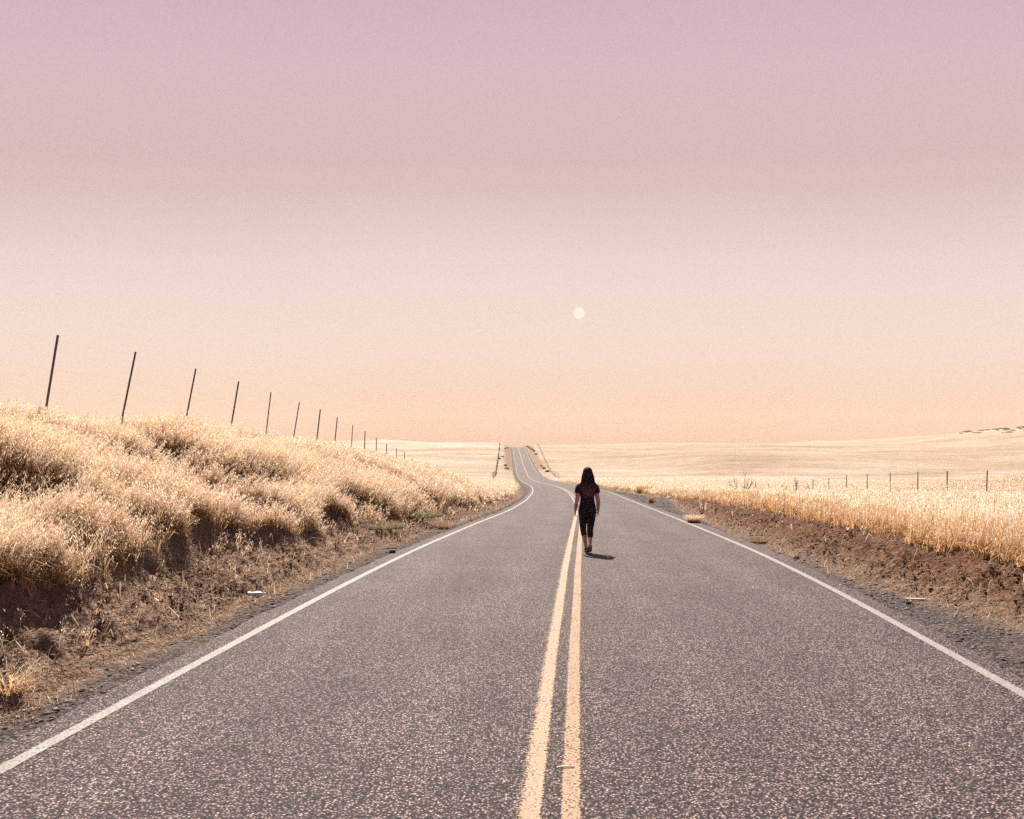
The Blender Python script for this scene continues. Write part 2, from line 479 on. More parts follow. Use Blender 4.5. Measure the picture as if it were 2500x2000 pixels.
def mat_ground():
    k = NT('ground')
    p = k.pos()
    at = k.n('ShaderNodeAttribute', attribute_name='col')
    sp = k.n('ShaderNodeSeparateColor'); k.l(at.outputs['Color'], sp.inputs[0])
    wd, wg = sp.outputs[0], sp.outputs[1]
    # bare earth
    n1 = k.noise(p, 7, 6, .65); n2 = k.noise(p, 42, 4, .6)
    earth = k.ramp(n1, [(.25, (.056, .033, .022)), (.5, (.160, .101, .069)), (.72, (.26, .180, .130))])
    earth = k.mix(1.0, earth, k.ramp(n2, [(.3, .50), (.7, 1.55)]), 'MULTIPLY')
    # right cut: redder soil, with its coarse shadows also darkened into the colour
    px_ = k.n('ShaderNodeSeparateXYZ'); k.l(p, px_.inputs[0])
    mrx = k.n('ShaderNodeMapRange'); mrx.inputs['From Min'].default_value = 2.0; mrx.inputs['From Max'].default_value = 3.5; k.l(px_.outputs[0], mrx.inputs['Value'])
    mry = k.n('ShaderNodeMapRange'); mry.inputs['From Min'].default_value = 130.0; mry.inputs['From Max'].default_value = 60.0; k.l(px_.outputs[1], mry.inputs['Value'])
    earth = k.mix(k.math('MULTIPLY', mrx.outputs[0], mry.outputs[0]), earth, k.mix(1.0, earth, (.72, .56, .48), 'MULTIPLY'))
    # gravel
    vo = k.n('ShaderNodeTexVoronoi', Scale=48.0); k.l(p, vo.inputs['Vector'])
    s2 = k.n('ShaderNodeSeparateColor'); k.l(vo.outputs['Color'], s2.inputs[0])
    grav = k.ramp(s2.outputs[0], [(.05, (.050, .039, .036)), (.55, (.118, .096, .088)), (.95, (.24, .205, .188))])
    grav = k.mix(1.0, grav, k.ramp(vo.outputs['Distance'], [(.2, 1.), (.6, .42)]), 'MULTIPLY')
    straw = k.ramp(k.noise(p, 2.2, 4, .7), [(.52, 0.), (.66, 1.)])
    grav = k.mix(k.math('MULTIPLY', straw, .5), grav, (.165, .115, .078))
    # turf seen between the stems, and far dry pasture
    mp = k.n('ShaderNodeMapping'); mp.inputs['Scale'].default_value = (.35, 1.0, 1.0); k.l(p, mp.inputs['Vector'])
    n3 = k.noise(mp.outputs[0], .05, 5, .6); n4 = k.noise(mp.outputs[0], .55, 6, .7)
    turf = k.ramp(n3, [(.32, (.205, .146, .092)), (.5, (.270, .206, .144)), (.68, (.315, .258, .192))])
    turf = k.mix(1.0, turf, k.ramp(n4, [(.3, .70), (.7, 1.20)]), 'MULTIPLY')
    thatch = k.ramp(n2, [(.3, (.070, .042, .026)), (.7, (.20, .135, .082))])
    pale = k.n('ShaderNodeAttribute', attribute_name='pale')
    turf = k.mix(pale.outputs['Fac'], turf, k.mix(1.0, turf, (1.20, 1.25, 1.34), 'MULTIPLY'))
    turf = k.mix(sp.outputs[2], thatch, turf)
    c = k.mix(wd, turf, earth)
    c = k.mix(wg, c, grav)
    sw = k.n('ShaderNodeAttribute', attribute_name='straw')
    sn = k.math('MULTIPLY', sw.outputs['Fac'], k.ramp(k.noise(p, 5.0, 5, .7), [(.36, 0.), (.58, .9)]))
    c = k.mix(sn, c, k.ramp(n2, [(.3, (.145, .086, .057)), (.7, (.28, .195, .138))]))
    hb = k.mix(wg, k.mix(wd, n4, n2), vo.outputs['Distance'])
    vc = k.n('ShaderNodeTexVoronoi', Scale=17.0); k.l(p, vc.inputs['Vector'])
    nb = k.bump(k.math('ADD', n2, k.math('ADD', n1, k.math('MULTIPLY', vc.outputs['Distance'], -.8))), 1.0, .075)
    nb2 = k.bump(n4, .75, 1.3, nb)
    mixn = k.mix(k.math('MAXIMUM', wd, wg), nb2, nb)
    b = k.bsdf(c, .95, .1, mixn)
    return k.done(b.outputs[0])


def mat_blades(name='dry_grass', transl=.48):
    k = NT(name)
    at = k.n('ShaderNodeAttribute', attribute_name='col')
    d = k.n('ShaderNodeBsdfDiffuse'); t = k.n('ShaderNodeBsdfTranslucent')
    k.l(at.outputs['Color'], d.inputs['Color']); k.l(at.outputs['Color'], t.inputs['Color'])
    mx = k.n('ShaderNodeMixShader'); mx.inputs[0].default_value = transl
    k.l(d.outputs[0], mx.inputs[1]); k.l(t.outputs[0], mx.inputs[2])
    return k.done(mx.outputs[0])


def mat_col(name, rough=.95):
    k = NT(name)
    at = k.n('ShaderNodeAttribute', attribute_name='col')
    p = k.pos()
    n = k.noise(p, 60, 4, .6)
    c = k.mix(1.0, at.outputs['Color'], k.ramp(n, [(.3, .7), (.7, 1.3)]), 'MULTIPLY')
    b = k.bsdf(c, rough, .15, k.bump(n, .5, .006))
    return k.done(b.outputs[0])


M_ASPH = mat_asphalt()
M_WHITE = mat_paint('white_road_paint', (.182, .166, .150), (.138, .125, .114), .50, .16)
M_YEL = mat_paint('yellow_road_paint', (.215, .139, .083), (.190, .112, .058), .70, .16)
M_YEL2 = mat_paint('worn_yellow_road_paint', (.228, .160, .106), (.205, .132, .076), .58, .16, 1)
M_GROUND = mat_ground()
M_GRASS = mat_blades()
M_STONE = mat_col('loose_stone')
M_POST = simple('weathered_steel', (.080, .052, .070), .6, .4, .35, 40)
M_POSTB = simple('rusty_steel', (.055, .028, .020), .7, .3, .35, 40)
M_WIRE = simple('barbed_wire', (.13, .10, .09), .5, .5, .3, 60)
M_BARK = simple('dead_wood', (.045, .028, .024), .9, .2, .3, 30)
M_SKIN = simple('skin', (.34, .185, .135), .55, .35, .08, 25, .05)
M_SHIRT = simple('black_cotton', (.016, .011, .016), .9, .15, .3, 60, .3)
M_LEGG = simple('black_stretch_fabric', (.014, .008, .009), .8, .2, .3, 60, .2)
M_SHOE = simple('dark_shoe_mesh', (.030, .020, .022), .8, .3, .3, 80, .3)
M_SOLE = simple('shoe_sole', (.20, .105, .095), .8, .2, .2, 60, .3)
M_BRACE = simple('wrist_band', (.03, .02, .02), .5, .4, .2, 60, .1)
M_PLAST = simple('cloudy_plastic', (.36, .325, .31), .35, .5, .15, 14, .3, .01)
M_CAP = simple('pale_plastic_cap', (.50, .47, .44), .4, .5, .1, 14, .1)
M_BOARD = simple('bleached_wood', (.36, .285, .22), .9, .2, .15, 20, .4)
M_TREE = mat_blades('far_foliage', .15)


def mat_moon():
    k = NT('moon_surface')
    p = k.n('ShaderNodeTexCoord').outputs['Object']
    f = k.noise(p, .06, 4, .6)
    c = k.ramp(f, [(.38, s2l((250, 236, 219))), (.62, s2l((255, 242, 226)))])
    e = k.n('ShaderNodeEmission', Strength=1.0 / 2 ** EXPO)
    k.l(c, e.inputs['Color'])
    return k.done(e.outputs[0])


M_MOON = mat_moon()

# ------------------------------------------------------------------ ground sheet
ys = [-25.0]
while ys[-1] < 2250:
    y = ys[-1]
    if y < 2.5: st = .5
    else: st = max(.035, .0068 * y if y < 600 else .02 * y)
    ys.append(y + st)
ys = np.array(ys)


def geo(a, b, n):
    return np.exp(np.linspace(math.log(a), math.log(b), n))


us = np.concatenate([
    -geo(60, 1900, 34)[::-1], -np.linspace(14, 58.5, 46)[::-1], -np.linspace(6.6, 13.9, 86)[::-1], -np.linspace(3.42, 6.56, 104)[::-1],
    [-3.2, -1.5, 0, 1.5, 3.2], np.linspace(3.42, 6.6, 104), np.linspace(6.68, 14, 70), np.linspace(14.3, 58.5, 74), geo(60, 1900, 60)])
UU, YY = np.meshgrid(us, ys)
XX = UU + xc(YY)
ZZ, WD, WG, WT = land(XX, YY)
nu, ny = len(us), len(ys)
gv = np.stack([XX, YY, ZZ], -1).reshape(-1, 3)
ii = (np.arange(ny - 1)[:, None] * nu + np.arange(nu - 1)[None, :]).ravel()
gf = np.stack([ii, ii + 1, ii + nu + 1, ii + nu], 1)
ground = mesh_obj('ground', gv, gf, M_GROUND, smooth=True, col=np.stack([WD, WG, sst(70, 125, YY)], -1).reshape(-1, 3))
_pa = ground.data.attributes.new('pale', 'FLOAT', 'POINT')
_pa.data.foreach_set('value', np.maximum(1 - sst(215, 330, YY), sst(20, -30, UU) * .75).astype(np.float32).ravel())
_tL = -UU - toe_left(YY); _tR = UU - toe_right(YY)
_st = np.where(UU < 0, np.exp(-((_tL - .02) / .22) ** 2), np.exp(-((_tR - .05) / .26) ** 2)) * (1 - sst(60, 90, YY))
_sa = ground.data.attributes.new('straw', 'FLOAT', 'POINT')
_sa.data.foreach_set('value', _st.astype(np.float32).ravel())
tag(ground, 'rolling dry pasture with bare earth cuts and gravel shoulders beside the road', 'ground', kind='structure')


# ------------------------------------------------------------------ road and its markings
def strip(name, uc, half, y0, y1, lift, mat, uvmode, cuts=1, jitter=0.0, seed=0, wander=None):
    yy = [y0]
    while yy[-1] < y1:
        yy.append(yy[-1] + (max(.25, .012 * yy[-1]) if jitter == 0 else max(.10, .012 * yy[-1])))
    yy = np.array(yy)
    n = cuts + 1
    tt = np.linspace(0, 1, n)
    V = np.zeros((len(yy), n, 3)); UV = np.zeros((len(yy), n, 2))
    slope = (xc(yy + .5) - xc(yy - .5))
    ln = np.sqrt(1 + slope ** 2)
    for j, t in enumerate(tt):
        off = uc + (t * 2 - 1) * half
        if wander:
            off = off + np.interp(yy, *wander)
        if jitter and j in (0, n - 1):
            off = off + jitter * fbm(yy * 2.3, yy * 0 + seed + 50 * j, 80 + seed, 4)
        V[:, j, 0] = xc(yy) + off / ln
        V[:, j, 1] = yy - off * slope / ln
        V[:, j, 2] = zr(V[:, j, 1]) + lift
        UV[:, j, 0] = off if uvmode == 'u' else t
        UV[:, j, 1] = yy
    idx = (np.arange(len(yy) - 1)[:, None] * n + np.arange(n - 1)[None, :]).ravel()
    f = np.stack([idx, idx + 1, idx + n + 1, idx + n], 1)
    o = mesh_obj(name, V.reshape(-1, 3), f, mat, smooth=True)
    ul = o.data.uv_layers.new(name='UVMap')
    li = np.zeros(len(o.data.loops), np.int32); o.data.loops.foreach_get('vertex_index', li)
    ul.data.foreach_set('uv', UV.reshape(-1, 2)[li].astype(np.float32).ravel())
    return o


road = strip('road', .06, 3.66, -20, 640, .0, M_ASPH, 'u', 12, .05)
tag(road, 'two lane grey asphalt road dipping and climbing to a far crest', 'road', kind='structure')
for side in (-1, 1):
    o = strip('white_edge_line', side * 3.3, .062, -20, 635, .004, M_WHITE, 't', 2, wander=None if side < 0 else ([0, 6, 9, 13.5, 25], [.20, .20, .16, .10, 0]))
    tag(o, 'white line along the %s edge of the road' % ('left' if side < 0 else 'right'), 'road marking', kind='structure')
o = strip('yellow_centre_line', -.270, .082, -20, 635, .004, M_YEL2, 't', 2, wander=([0, 4.2, 8.2, 13], [.14, .115, .045, 0]))
tag(o, 'worn yellow centre stripe with a ragged left rim', 'road marking', kind='structure')
o = strip('yellow_centre_line', -.048, .064, -20, 635, .004, M_YEL, 't', 2, wander=([0, 4.2, 8.2, 13], [.14, .115, .045, 0]))
tag(o, 'cleaner yellow centre stripe nearer the walking woman', 'road marking', kind='structure')


# ------------------------------------------------------------------ grasses
def plants(P, h, lean, d, full, pal, head=1.0, wmul=1.0):
    """vertices, quads, colours of grass plants rooted at P (n,3) of height h (n,), lean (n,2) in metres at the tip"""
    n = len(P)
    if n == 0: return np.zeros((0, 3)), np.zeros((0, 4), int), np.zeros((0, 3))
    stem0, stem1, headc = pal
    var = (1 + .22 * rng.standard_normal((n, 1))).clip(.55, 1.5)
    warm = rng.standard_normal((n, 1)) * .08
    tint = np.concatenate([1 + warm * .3, 1 + 0 * warm, 1 - warm], 1)
    ang = rng.uniform(0, math.tau, n)
    side = np.stack([np.cos(ang), np.sin(ang), np.zeros(n)], 1)
    w0 = (.0028 * (np.maximum(d, 6) / 7) ** .85 * wmul * rng.uniform(.7, 1.3, n))[:, None]
    L = np.concatenate([lean, np.zeros((n, 1))], 1)
    up = np.array([[0, 0, 1.0]])
    V, F, C = [], [], []
    base = 0

    def stempt(s):
        return P + up * (h[:, None] * (s - .12 * s ** 3)) + L * (s ** 2.0)

    ss = (0, .4, .75, 1.0) if full else (0, .6, 1.0)
    rows = []
    for s in ss:
        c = stempt(s)
        w = w0 * (1.15 - .75 * s)
        rows.append(np.stack([c - side * w, c + side * w], 1))
    A = np.stack(rows, 1)               # n, k, 2, 3
    k = len(ss)
    V.append(A.reshape(-1, 3))
    b = np.arange(n)[:, None] * (k * 2)
    for j in range(k - 1):
        F.append(np.concatenate([b + 2 * j, b + 2 * j + 1, b + 2 * j + 3, b + 2 * j + 2], 1))
    sc = np.array(ss)[None, :, None, None]
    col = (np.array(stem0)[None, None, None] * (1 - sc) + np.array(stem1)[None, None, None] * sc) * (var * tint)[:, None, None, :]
    C.append(np.broadcast_to(col, (n, k, 2, 3)).reshape(-1, 3))
    base += n * k * 2
    # seed heads: drooping spikelets
    K = 8 if full else 3
    for q in range(K):
        s = rng.uniform(.62, 1.02, n)[:, None]
        c = stempt(s)
        a2 = rng.uniform(0, math.tau, n)
        out = np.stack([np.cos(a2), np.sin(a2), np.zeros(n)], 1)
        r = rng.uniform(.008, .045, n)[:, None] * (1.25 - s) * 2.2
        c = c + out * r + np.stack([np.zeros(n), np.zeros(n), rng.uniform(-.02, .015, n)], 1)
        ln = (rng.uniform(.009, .0165, n) * head * (np.maximum(d, 8) / 8) ** (.45 if full else .62))[:, None]
        wd = ln * rng.uniform(.16, .30, n)[:, None] * (1 if full else 1.2)
        ax = out * .45 + L * .5 + np.array([[0, 0, -.85]]) * rng.choice([1, 1, -1], n)[:, None]
        ax /= np.linalg.norm(ax, axis=1, keepdims=True)
        sd_ = np.cross(ax, rng.standard_normal((n, 3))); sd_ /= np.linalg.norm(sd_, axis=1, keepdims=True) + 1e-9
        A = np.stack([c - ax * ln, c + sd_ * wd, c + ax * ln, c - sd_ * wd], 1)
        V.append(A.reshape(-1, 3))
        b = base + np.arange(n)[:, None] * 4
        F.append(b + np.arange(4)[None])
        hc = np.array(headc)[None] * (1 + .16 * rng.standard_normal((n, 1))).clip(.6, 1.35) * tint
        C.append(np.repeat(hc, 4, 0))
        base += n * 4
    # leaf blades low down
    for q in range(3 if full else 1):
        a2 = rng.uniform(0, math.tau, n)
        out = np.stack([np.cos(a2), np.sin(a2), np.zeros(n)], 1)
        ll = h[:, None] * rng.uniform(.25, .6, n)[:, None]
        s2 = np.cross(out, up)
        p0 = P + out * .01
        p1 = P + out * ll * .35 + up * ll * .75 + L * .25
        p2 = P + out * ll * .85 + up * ll * rng.uniform(.45, .95, n)[:, None] + L * .4
        ww = w0 * 1.3
        A = np.stack([p0 - s2 * ww, p0 + s2 * ww, p1 - s2 * ww * .9, p1 + s2 * ww * .9, p2 - s2 * ww * .2, p2 + s2 * ww * .2], 1)
        V.append(A.reshape(-1, 3))
        b = base + np.arange(n)[:, None] * 6
        F.append(np.concatenate([b, b + 1, b + 3, b + 2], 1)); F.append(np.concatenate([b + 2, b + 3, b + 5, b + 4], 1))
        lc = (np.array(stem0) * .5 + np.array(stem1) * .5)[None] * var * tint
        C.append(np.repeat(lc, 6, 0))
        base += n * 6
    return np.concatenate(V), np.concatenate(F), np.concatenate(C)


def scatter(side, y0, y1, dens0, dref, pw, u0, u1):
    """random rooted points in road coordinates with density falling off with distance"""
    out = []
    edges = np.concatenate([np.arange(y0, 20, 1.0), geo(20, y1, 40)]) if y0 < 20 else geo(y0, y1, 40)
    for a, b in zip(edges[:-1], edges[1:]):
        m = max(.5 * (a + b), .1)
        dn = dens0 * min(1.0, (dref / m) ** pw)
        n = rng.poisson(dn * (b - a) * (u1 - u0))
        y = rng.uniform(a, b, n); u = rng.uniform(u0, u1, n) * side
        out.append(np.stack([xc(y) + u, y], 1))
    p = np.concatenate(out)
    return p[:, 0], p[:, 1]


def build_grass(name, sets, label, cat='grass'):
    V, F, C = [], [], []
    b = 0
    for v, f, c in sets:
        V.append(v); F.append(f + b); C.append(c); b += len(v)
    o = mesh_obj(name, np.concatenate(V), np.concatenate(F).astype(np.int32), M_GRASS, col=np.concatenate(C))
    tag(o, label, cat, kind='stuff')
    return o


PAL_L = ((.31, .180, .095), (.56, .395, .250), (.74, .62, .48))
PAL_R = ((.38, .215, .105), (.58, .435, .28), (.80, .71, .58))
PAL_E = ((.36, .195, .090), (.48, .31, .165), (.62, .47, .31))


def grass_left():
    sets = []
    x, y = scatter(-1, 3.0, 125, 2500, 8.0, 1.5, 4.4, 15.5)
    u = x - xc(y)
    t = -u - toe_left(y)
    wl, hl = cut_left(y)
    z, dt, gr, tf = land(x, y)
    # tufts combed down the slope: holes between them
    hol, cl = hollows(u, y)
    cl2 = fbm(x * 2.6, y * 2.6, 92, 2)
    hol = hol * (1 - sst(45, 65, y)) * (1 - sst(9, 12, t))
    dens = np.clip((.80 + .5 * cl2) * (1 - hol) + .09, .02, 1)
    tf = np.maximum(tf, (t > wl) * 1.0)
    edge = sst(wl - .14, wl + .10, t + .26 * fbm(y * 1.7, u * 1.2, 93, 2))
    edge = np.maximum(edge, np.clip(.03 + .45 * fbm(x * .8, y * .5, 90, 2), 0, .45) * (.10 + .75 * sst(14, 26, y)) * sst(.1, .5, t))
    tf = np.maximum(tf, .5)
    dens = dens * np.where(y > 75, sst(.2, 1.0, t), edge)
    keep = (rng.random(len(x)) < dens) & (tf > .25)
    x, y, z, u, t, cl = x[keep], y[keep], z[keep], u[keep], t[keep], cl[keep]
    n = len(x)
    h = (.45 + .18 * cl + .09 * rng.standard_normal(n)).clip(.16, .80) * (.45 + .55 * sst(wl[keep] * .7, wl[keep] + .2, t))
    h *= 1 - .35 * sst(30, 55, y)
    lean = np.stack([.15 + .11 * rng.standard_normal(n), -.05 + .10 * rng.standard_normal(n)], 1) * (h / .5)[:, None]
    d = np.hypot(x, y)
    P = np.stack([x, y, z - .02], 1)
    nr = d < 24
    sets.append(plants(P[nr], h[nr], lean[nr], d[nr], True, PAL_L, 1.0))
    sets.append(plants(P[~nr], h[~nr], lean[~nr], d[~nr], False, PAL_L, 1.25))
    print('left grass', n, nr.sum())
    return build_grass('bank_grass', sets, 'tall dry wild oats covering the steep left bank below the fence')


def grass_right():
    sets = []
    x1, y1 = scatter(1, 5.0, 30, 1050, 9.0, 1.5, 4.7, 14)
    x2, y2 = scatter(1, 10, 150, 760, 9.0, 1.5, 14, 60)
    k2 = x2 < .72 * y2 + 3
    x3, y3 = scatter(1, 30, 150, 1000, 9.0, 1.5, 4.2, 14)
    x = np.concatenate([x1, x2[k2], x3]); y = np.concatenate([y1, y2[k2], y3])
    u = x - xc(y); t = u - toe_right(y)
    z, dt, gr, tf = land(x, y)
    cl = fbm(x * .7, y * .7, 95, 3)
    dens = np.clip(.85 + .5 * cl, .2, 1) * sst(.62, 1.05, t + .42 * fbm(y * 1.1, u * 1.2, 96, 3) + .6 * sst(40, 60, y))
    keep = (rng.random(len(x)) < dens) & (tf > .3)
    x, y, z, u, t, cl = x[keep], y[keep], z[keep], u[keep], t[keep], cl[keep]
    n = len(x)
    h = (.46 + .12 * cl + .07 * rng.standard_normal(n)).clip(.15, .74) * (.78 + .22 * sst(.7, 1.9, t))
    tall = rng.random(n) < .010
    h = np.where(tall, h * 1.5, h)
    lean = np.stack([.02 + .07 * rng.standard_normal(n), -.03 + .07 * rng.standard_normal(n)], 1)
    d = np.hypot(x, y)
    P = np.stack([x, y, z - .02], 1)
    nr = d < 17
    eg = (t + .5 * fbm(x * .9, y * .9, 98, 2) < 1.75) & (y < 60) & (rng.random(n) < .85)
    for sel, full, pal, hd in ((nr & ~eg, True, PAL_R, .9), (nr & eg, True, PAL_E, .7), (~nr & ~eg, False, PAL_R, 1.1), (~nr & eg, False, PAL_E, .8)):
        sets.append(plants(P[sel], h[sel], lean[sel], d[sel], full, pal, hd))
    print('right grass', n, nr.sum())
    return build_grass('field_grass', sets, 'pale standing dry grass filling the field to the right of the road')


def short_weeds():
    """straw and low dead weeds along the toe of both banks"""
    V, F, C = [], [], []
    b = 0
    for side, amt in ((-1, 2200), (1, 800)):
        x, y = scatter(side, 3.5, 70, amt, 7.0, 1.4, 3.75, 6.3)
        u = x - xc(y)
        t = np.where(u < 0, -u - toe_left(y), u - toe_right(y))
        n0 = fbm(x * 1.5, y * 1.5, 97, 3)
        dens = np.clip(.22 + .9 * n0 + .8 * np.exp(-((t - .02) / .16) ** 2), .05, 1) * sst(-.5, -.1, t)
        kp = rng.random(len(x)) < dens
        x, y = x[kp], y[kp]
        z = land(x, y)[0]
        n = len(x)
        d = np.hypot(x, y)
        a = rng.uniform(0, math.tau, n)
        ln = (.018 + .15 * rng.random(n) ** 3) * (d / 8) ** .3
        flat = rng.random(n) < .72
        el_ = np.where(flat, rng.uniform(-.1, .25, n), rng.uniform(.4, 1.3, n))
        dirv = np.stack([np.cos(a) * np.cos(el_), np.sin(a) * np.cos(el_), np.sin(el_)], 1)
        sdv = np.stack([-np.sin(a), np.cos(a), np.zeros(n)], 1)
        w = (.0022 * (d / 7) ** .8)[:, None] * rng.uniform(.6, 1.6, n)[:, None]
        p0 = np.stack([x, y, z + .006], 1)
        p1 = p0 + dirv * ln[:, None]
        A = np.stack([p0 - sdv * w, p0 + sdv * w, p1 + sdv * w * .5, p1 - sdv * w * .5], 1)
        V.append(A.reshape(-1, 3)); F.append(b + np.arange(n)[:, None] * 4 + np.arange(4)[None]); b += 4 * n
        c = np.where(rng.random(n)[:, None] < .7, np.array([[.42, .30, .215]]), np.array([[.22, .13, .075]])) * rng.uniform(.6, 1.3, n)[:, None]
        C.append(np.repeat(c, 4, 0))
    for side, n in ((-1, 150), (1, 70)):
        y = rng.uniform(5, 24, n) if side < 0 else rng.uniform(7, 26, n)
        tt_ = rng.uniform(.15, 1.15, n)
        u_ = np.where(side < 0, -(toe_left(y) + tt_), toe_right(y) + tt_)
        x = xc(y) + u_
        z = land(x, y)[0]
        a = rng.uniform(0, math.tau, n); L_ = rng.uniform(.12, .42, n); rise_ = rng.uniform(.03, .22, n)
        sdv = np.stack([-np.sin(a), np.cos(a), np.zeros(n)], 1)
        w = (.0028 * (y / 7) ** .7)[:, None]
        rows = []
        for f_ in (0, .35, .7, 1.0):
            c = np.stack([x + np.cos(a) * L_ * f_, y + np.sin(a) * L_ * f_, z + rise_ * (1 - (2 * f_ - .9) ** 2 * .9) * 1.0], 1)
            rows += [c - sdv * w * (1.1 - .6 * f_) + [0, 0, -.002], c + sdv * w * (1.1 - .6 * f_) + [0, 0, .002]]
        A = np.stack(rows, 1)
        V.append(A.reshape(-1, 3))
        bb = b + np.arange(n)[:, None] * 8
        for j in range(3):
            F.append(np.concatenate([bb + 2 * j, bb + 2 * j + 1, bb + 2 * j + 3, bb + 2 * j + 2], 1))
        C.append(np.repeat(np.array([[.50, .39, .28]]) * rng.uniform(.6, 1.2, n)[:, None], 8, 0)); b += 8 * n
    o = mesh_obj('straw_litter', np.concatenate(V), np.concatenate(F).astype(np.int32), M_GRASS, col=np.concatenate(C))
    tag(o, 'dry straw and broken stems strewn along the foot of both earth banks', 'straw', kind='stuff')


def stones(name, spec, pal, label):
    """loose stones / clods: squashed irregular octahedra"""
    base = np.array([(1, 0, 0), (0, 1, 0), (-1, 0, 0), (0, -1, 0), (0, 0, 1), (0, 0, -1), (.6, .6, .5), (-.6, .6, .5), (-.6, -.6, .5), (.6, -.6, .5)], float)
    tri = np.array([(0, 6, 9), (1, 7, 6), (2, 8, 7), (3, 9, 8), (4, 6, 7), (4, 7, 8), (4, 8, 9), (4, 9, 6), (0, 1, 6), (1, 2, 7), (2, 3, 8), (3, 0, 9),
                    (1, 0, 5), (2, 1, 5), (3, 2, 5), (0, 3, 5)])
    V, F, C = [], [], []
    b = 0
    for side, y0, y1, dens, u0, u1, r0, r1, zone in spec:
        x, y = scatter(side, y0, y1, dens, 7.0, 1.5, u0, u1)
        z, dt, gr, tf = land(x, y)
        wz = dt if zone == 'dirt' else gr
        kp = rng.random(len(x)) < wz * np.clip(.5 + 1.2 * fbm(x * 1.3, y * 1.3, 99, 2), .1, 1)
        x, y, z = x[kp], y[kp], z[kp]
        n = len(x)
        if not n: continue
        r = (r0 * (r1 / r0) ** (rng.random(n) ** 2.2)) * (np.hypot(x, y) / 7).clip(1) ** .45
        a = rng.uniform(0, math.tau, n)
        sh = base[None] * rng.uniform(.65, 1.25, (n, len(base), 3))
        ca, sa = np.cos(a)[:, None], np.sin(a)[:, None]
        X = (sh[..., 0] * ca - sh[..., 1] * sa) * r[:, None]; Y = (sh[..., 0] * sa + sh[..., 1] * ca) * r[:, None] * .8
        Z = sh[..., 2] * r[:, None] * .62
        V.append(np.stack([X + x[:, None], Y + y[:, None], Z + z[:, None] + (r * .15)[:, None]], -1).reshape(-1, 3))
        F.append((b + np.arange(n)[:, None, None] * len(base) + tri[None]).reshape(-1, 3)); b += n * len(base)
        i = rng.integers(0, len(pal), n)
        C.append(np.repeat(np.array(pal)[i] * rng.uniform(.65, 1.3, n)[:, None], len(base), 0))
    o = mesh_obj(name, np.concatenate(V), np.concatenate(F).astype(np.int32), M_STONE, col=np.concatenate(C))
    tag(o, label, 'gravel' if name == 'gravel' else 'earth clods', kind='stuff')


grass_left()
grass_right()
short_weeds()
stones('gravel', [(-1, 3.6, 60, 420, 3.55, 4.6, .006, .026, 'gravel'), (1, 4.5, 70, 420, 3.55, 6.4, .006, .026, 'gravel')],
       [(.115, .095, .087), (.165, .14, .127), (.24, .21, .19), (.060, .047, .044)], 'small angular gravel loose on the shoulders at both road edges')
stones('earth_clods', [(-1, 3.6, 60, 1700, 4.0, 5.6, .005, .024, 'dirt'), (1, 5.5, 60, 1700, 3.9, 6.2, .005, .024, 'dirt')],
       [(.080, .046, .031), (.118, .074, .052), (.165, .112, .082)], 'crumbled brown clods lying on the bare earth cuts')


# ------------------------------------------------------------------ tubes
def tube(pts, rad, sides=6, cap=True):
    pts = np.asarray(pts, float); n = len(pts)
    rad = np.broadcast_to(np.asarray(rad, float), (n,))
    V, F = [], []
    ref = None
    for i in range(n):
        t = pts[min(i + 1, n - 1)] - pts[max(i - 1, 0)]
        t = t / (np.linalg.norm(t) + 1e-12)
        if ref is None:
            ref = np.array([0, 0, 1.0]) if abs(t[2]) < .9 else np.array([1.0, 0, 0])
        a = np.cross(ref, t); a /= np.linalg.norm(a) + 1e-12
        bq = np.cross(t, a); ref = bq
        for j in range(sides):
            w = math.tau * j / sides
            V.append(pts[i] + (a * math.cos(w) + bq * math.sin(w)) * rad[i])
    for i in range(n - 1):
        for j in range(sides):
            k = (j + 1) % sides
            F.append((i * sides + j, i * sides + k, (i + 1) * sides + k, (i + 1) * sides + j))
    if cap:
        F.append(tuple(range(sides))[::-1]); F.append(tuple((n - 1) * sides + j for j in range(sides)))
    return V, F


class Build:
    def __init__(self): self.V, self.F = [], []

    def add(self, vf):
        v, f = vf; b = len(self.V)
        self.V += [tuple(p) for p in v]; self.F += [tuple(i + b for i in q) for q in f]
        return self

    def obj(self, name, mat, parent=None, smooth=False, loc=None):
        return mesh_obj(name, self.V, self.F, mat, parent, smooth, loc=loc)


def prism(poly, z0, z1):
    n = len(poly)
    V = [(p[0], p[1], z0) for p in poly] + [(p[0], p[1], z1) for p in poly]
    F = [tuple(range(n))[::-1], tuple(range(n, 2 * n))] + [(i, (i + 1) % n, n + (i + 1) % n, n + i) for i in range(n)]
    return V, F


# ------------------------------------------------------------------ fences
def post_mesh():
    """steel T post one metre high (scaled per copy), studded along its face, wire clips"""
    B = Build()
    B.add(prism([(-.021, -.005), (.021, -.005), (.021, .005), (.005, .006), (.004, .034), (-.004, .034), (-.005, .006), (-.021, .005)], -.25, 1.0))
    for i in range(14):
        z = .12 + i * .062
        B.add(prism([(-.009, -.013), (.009, -.013), (.009, -.0045), (-.009, -.0045)], z, z + .012))
    return B


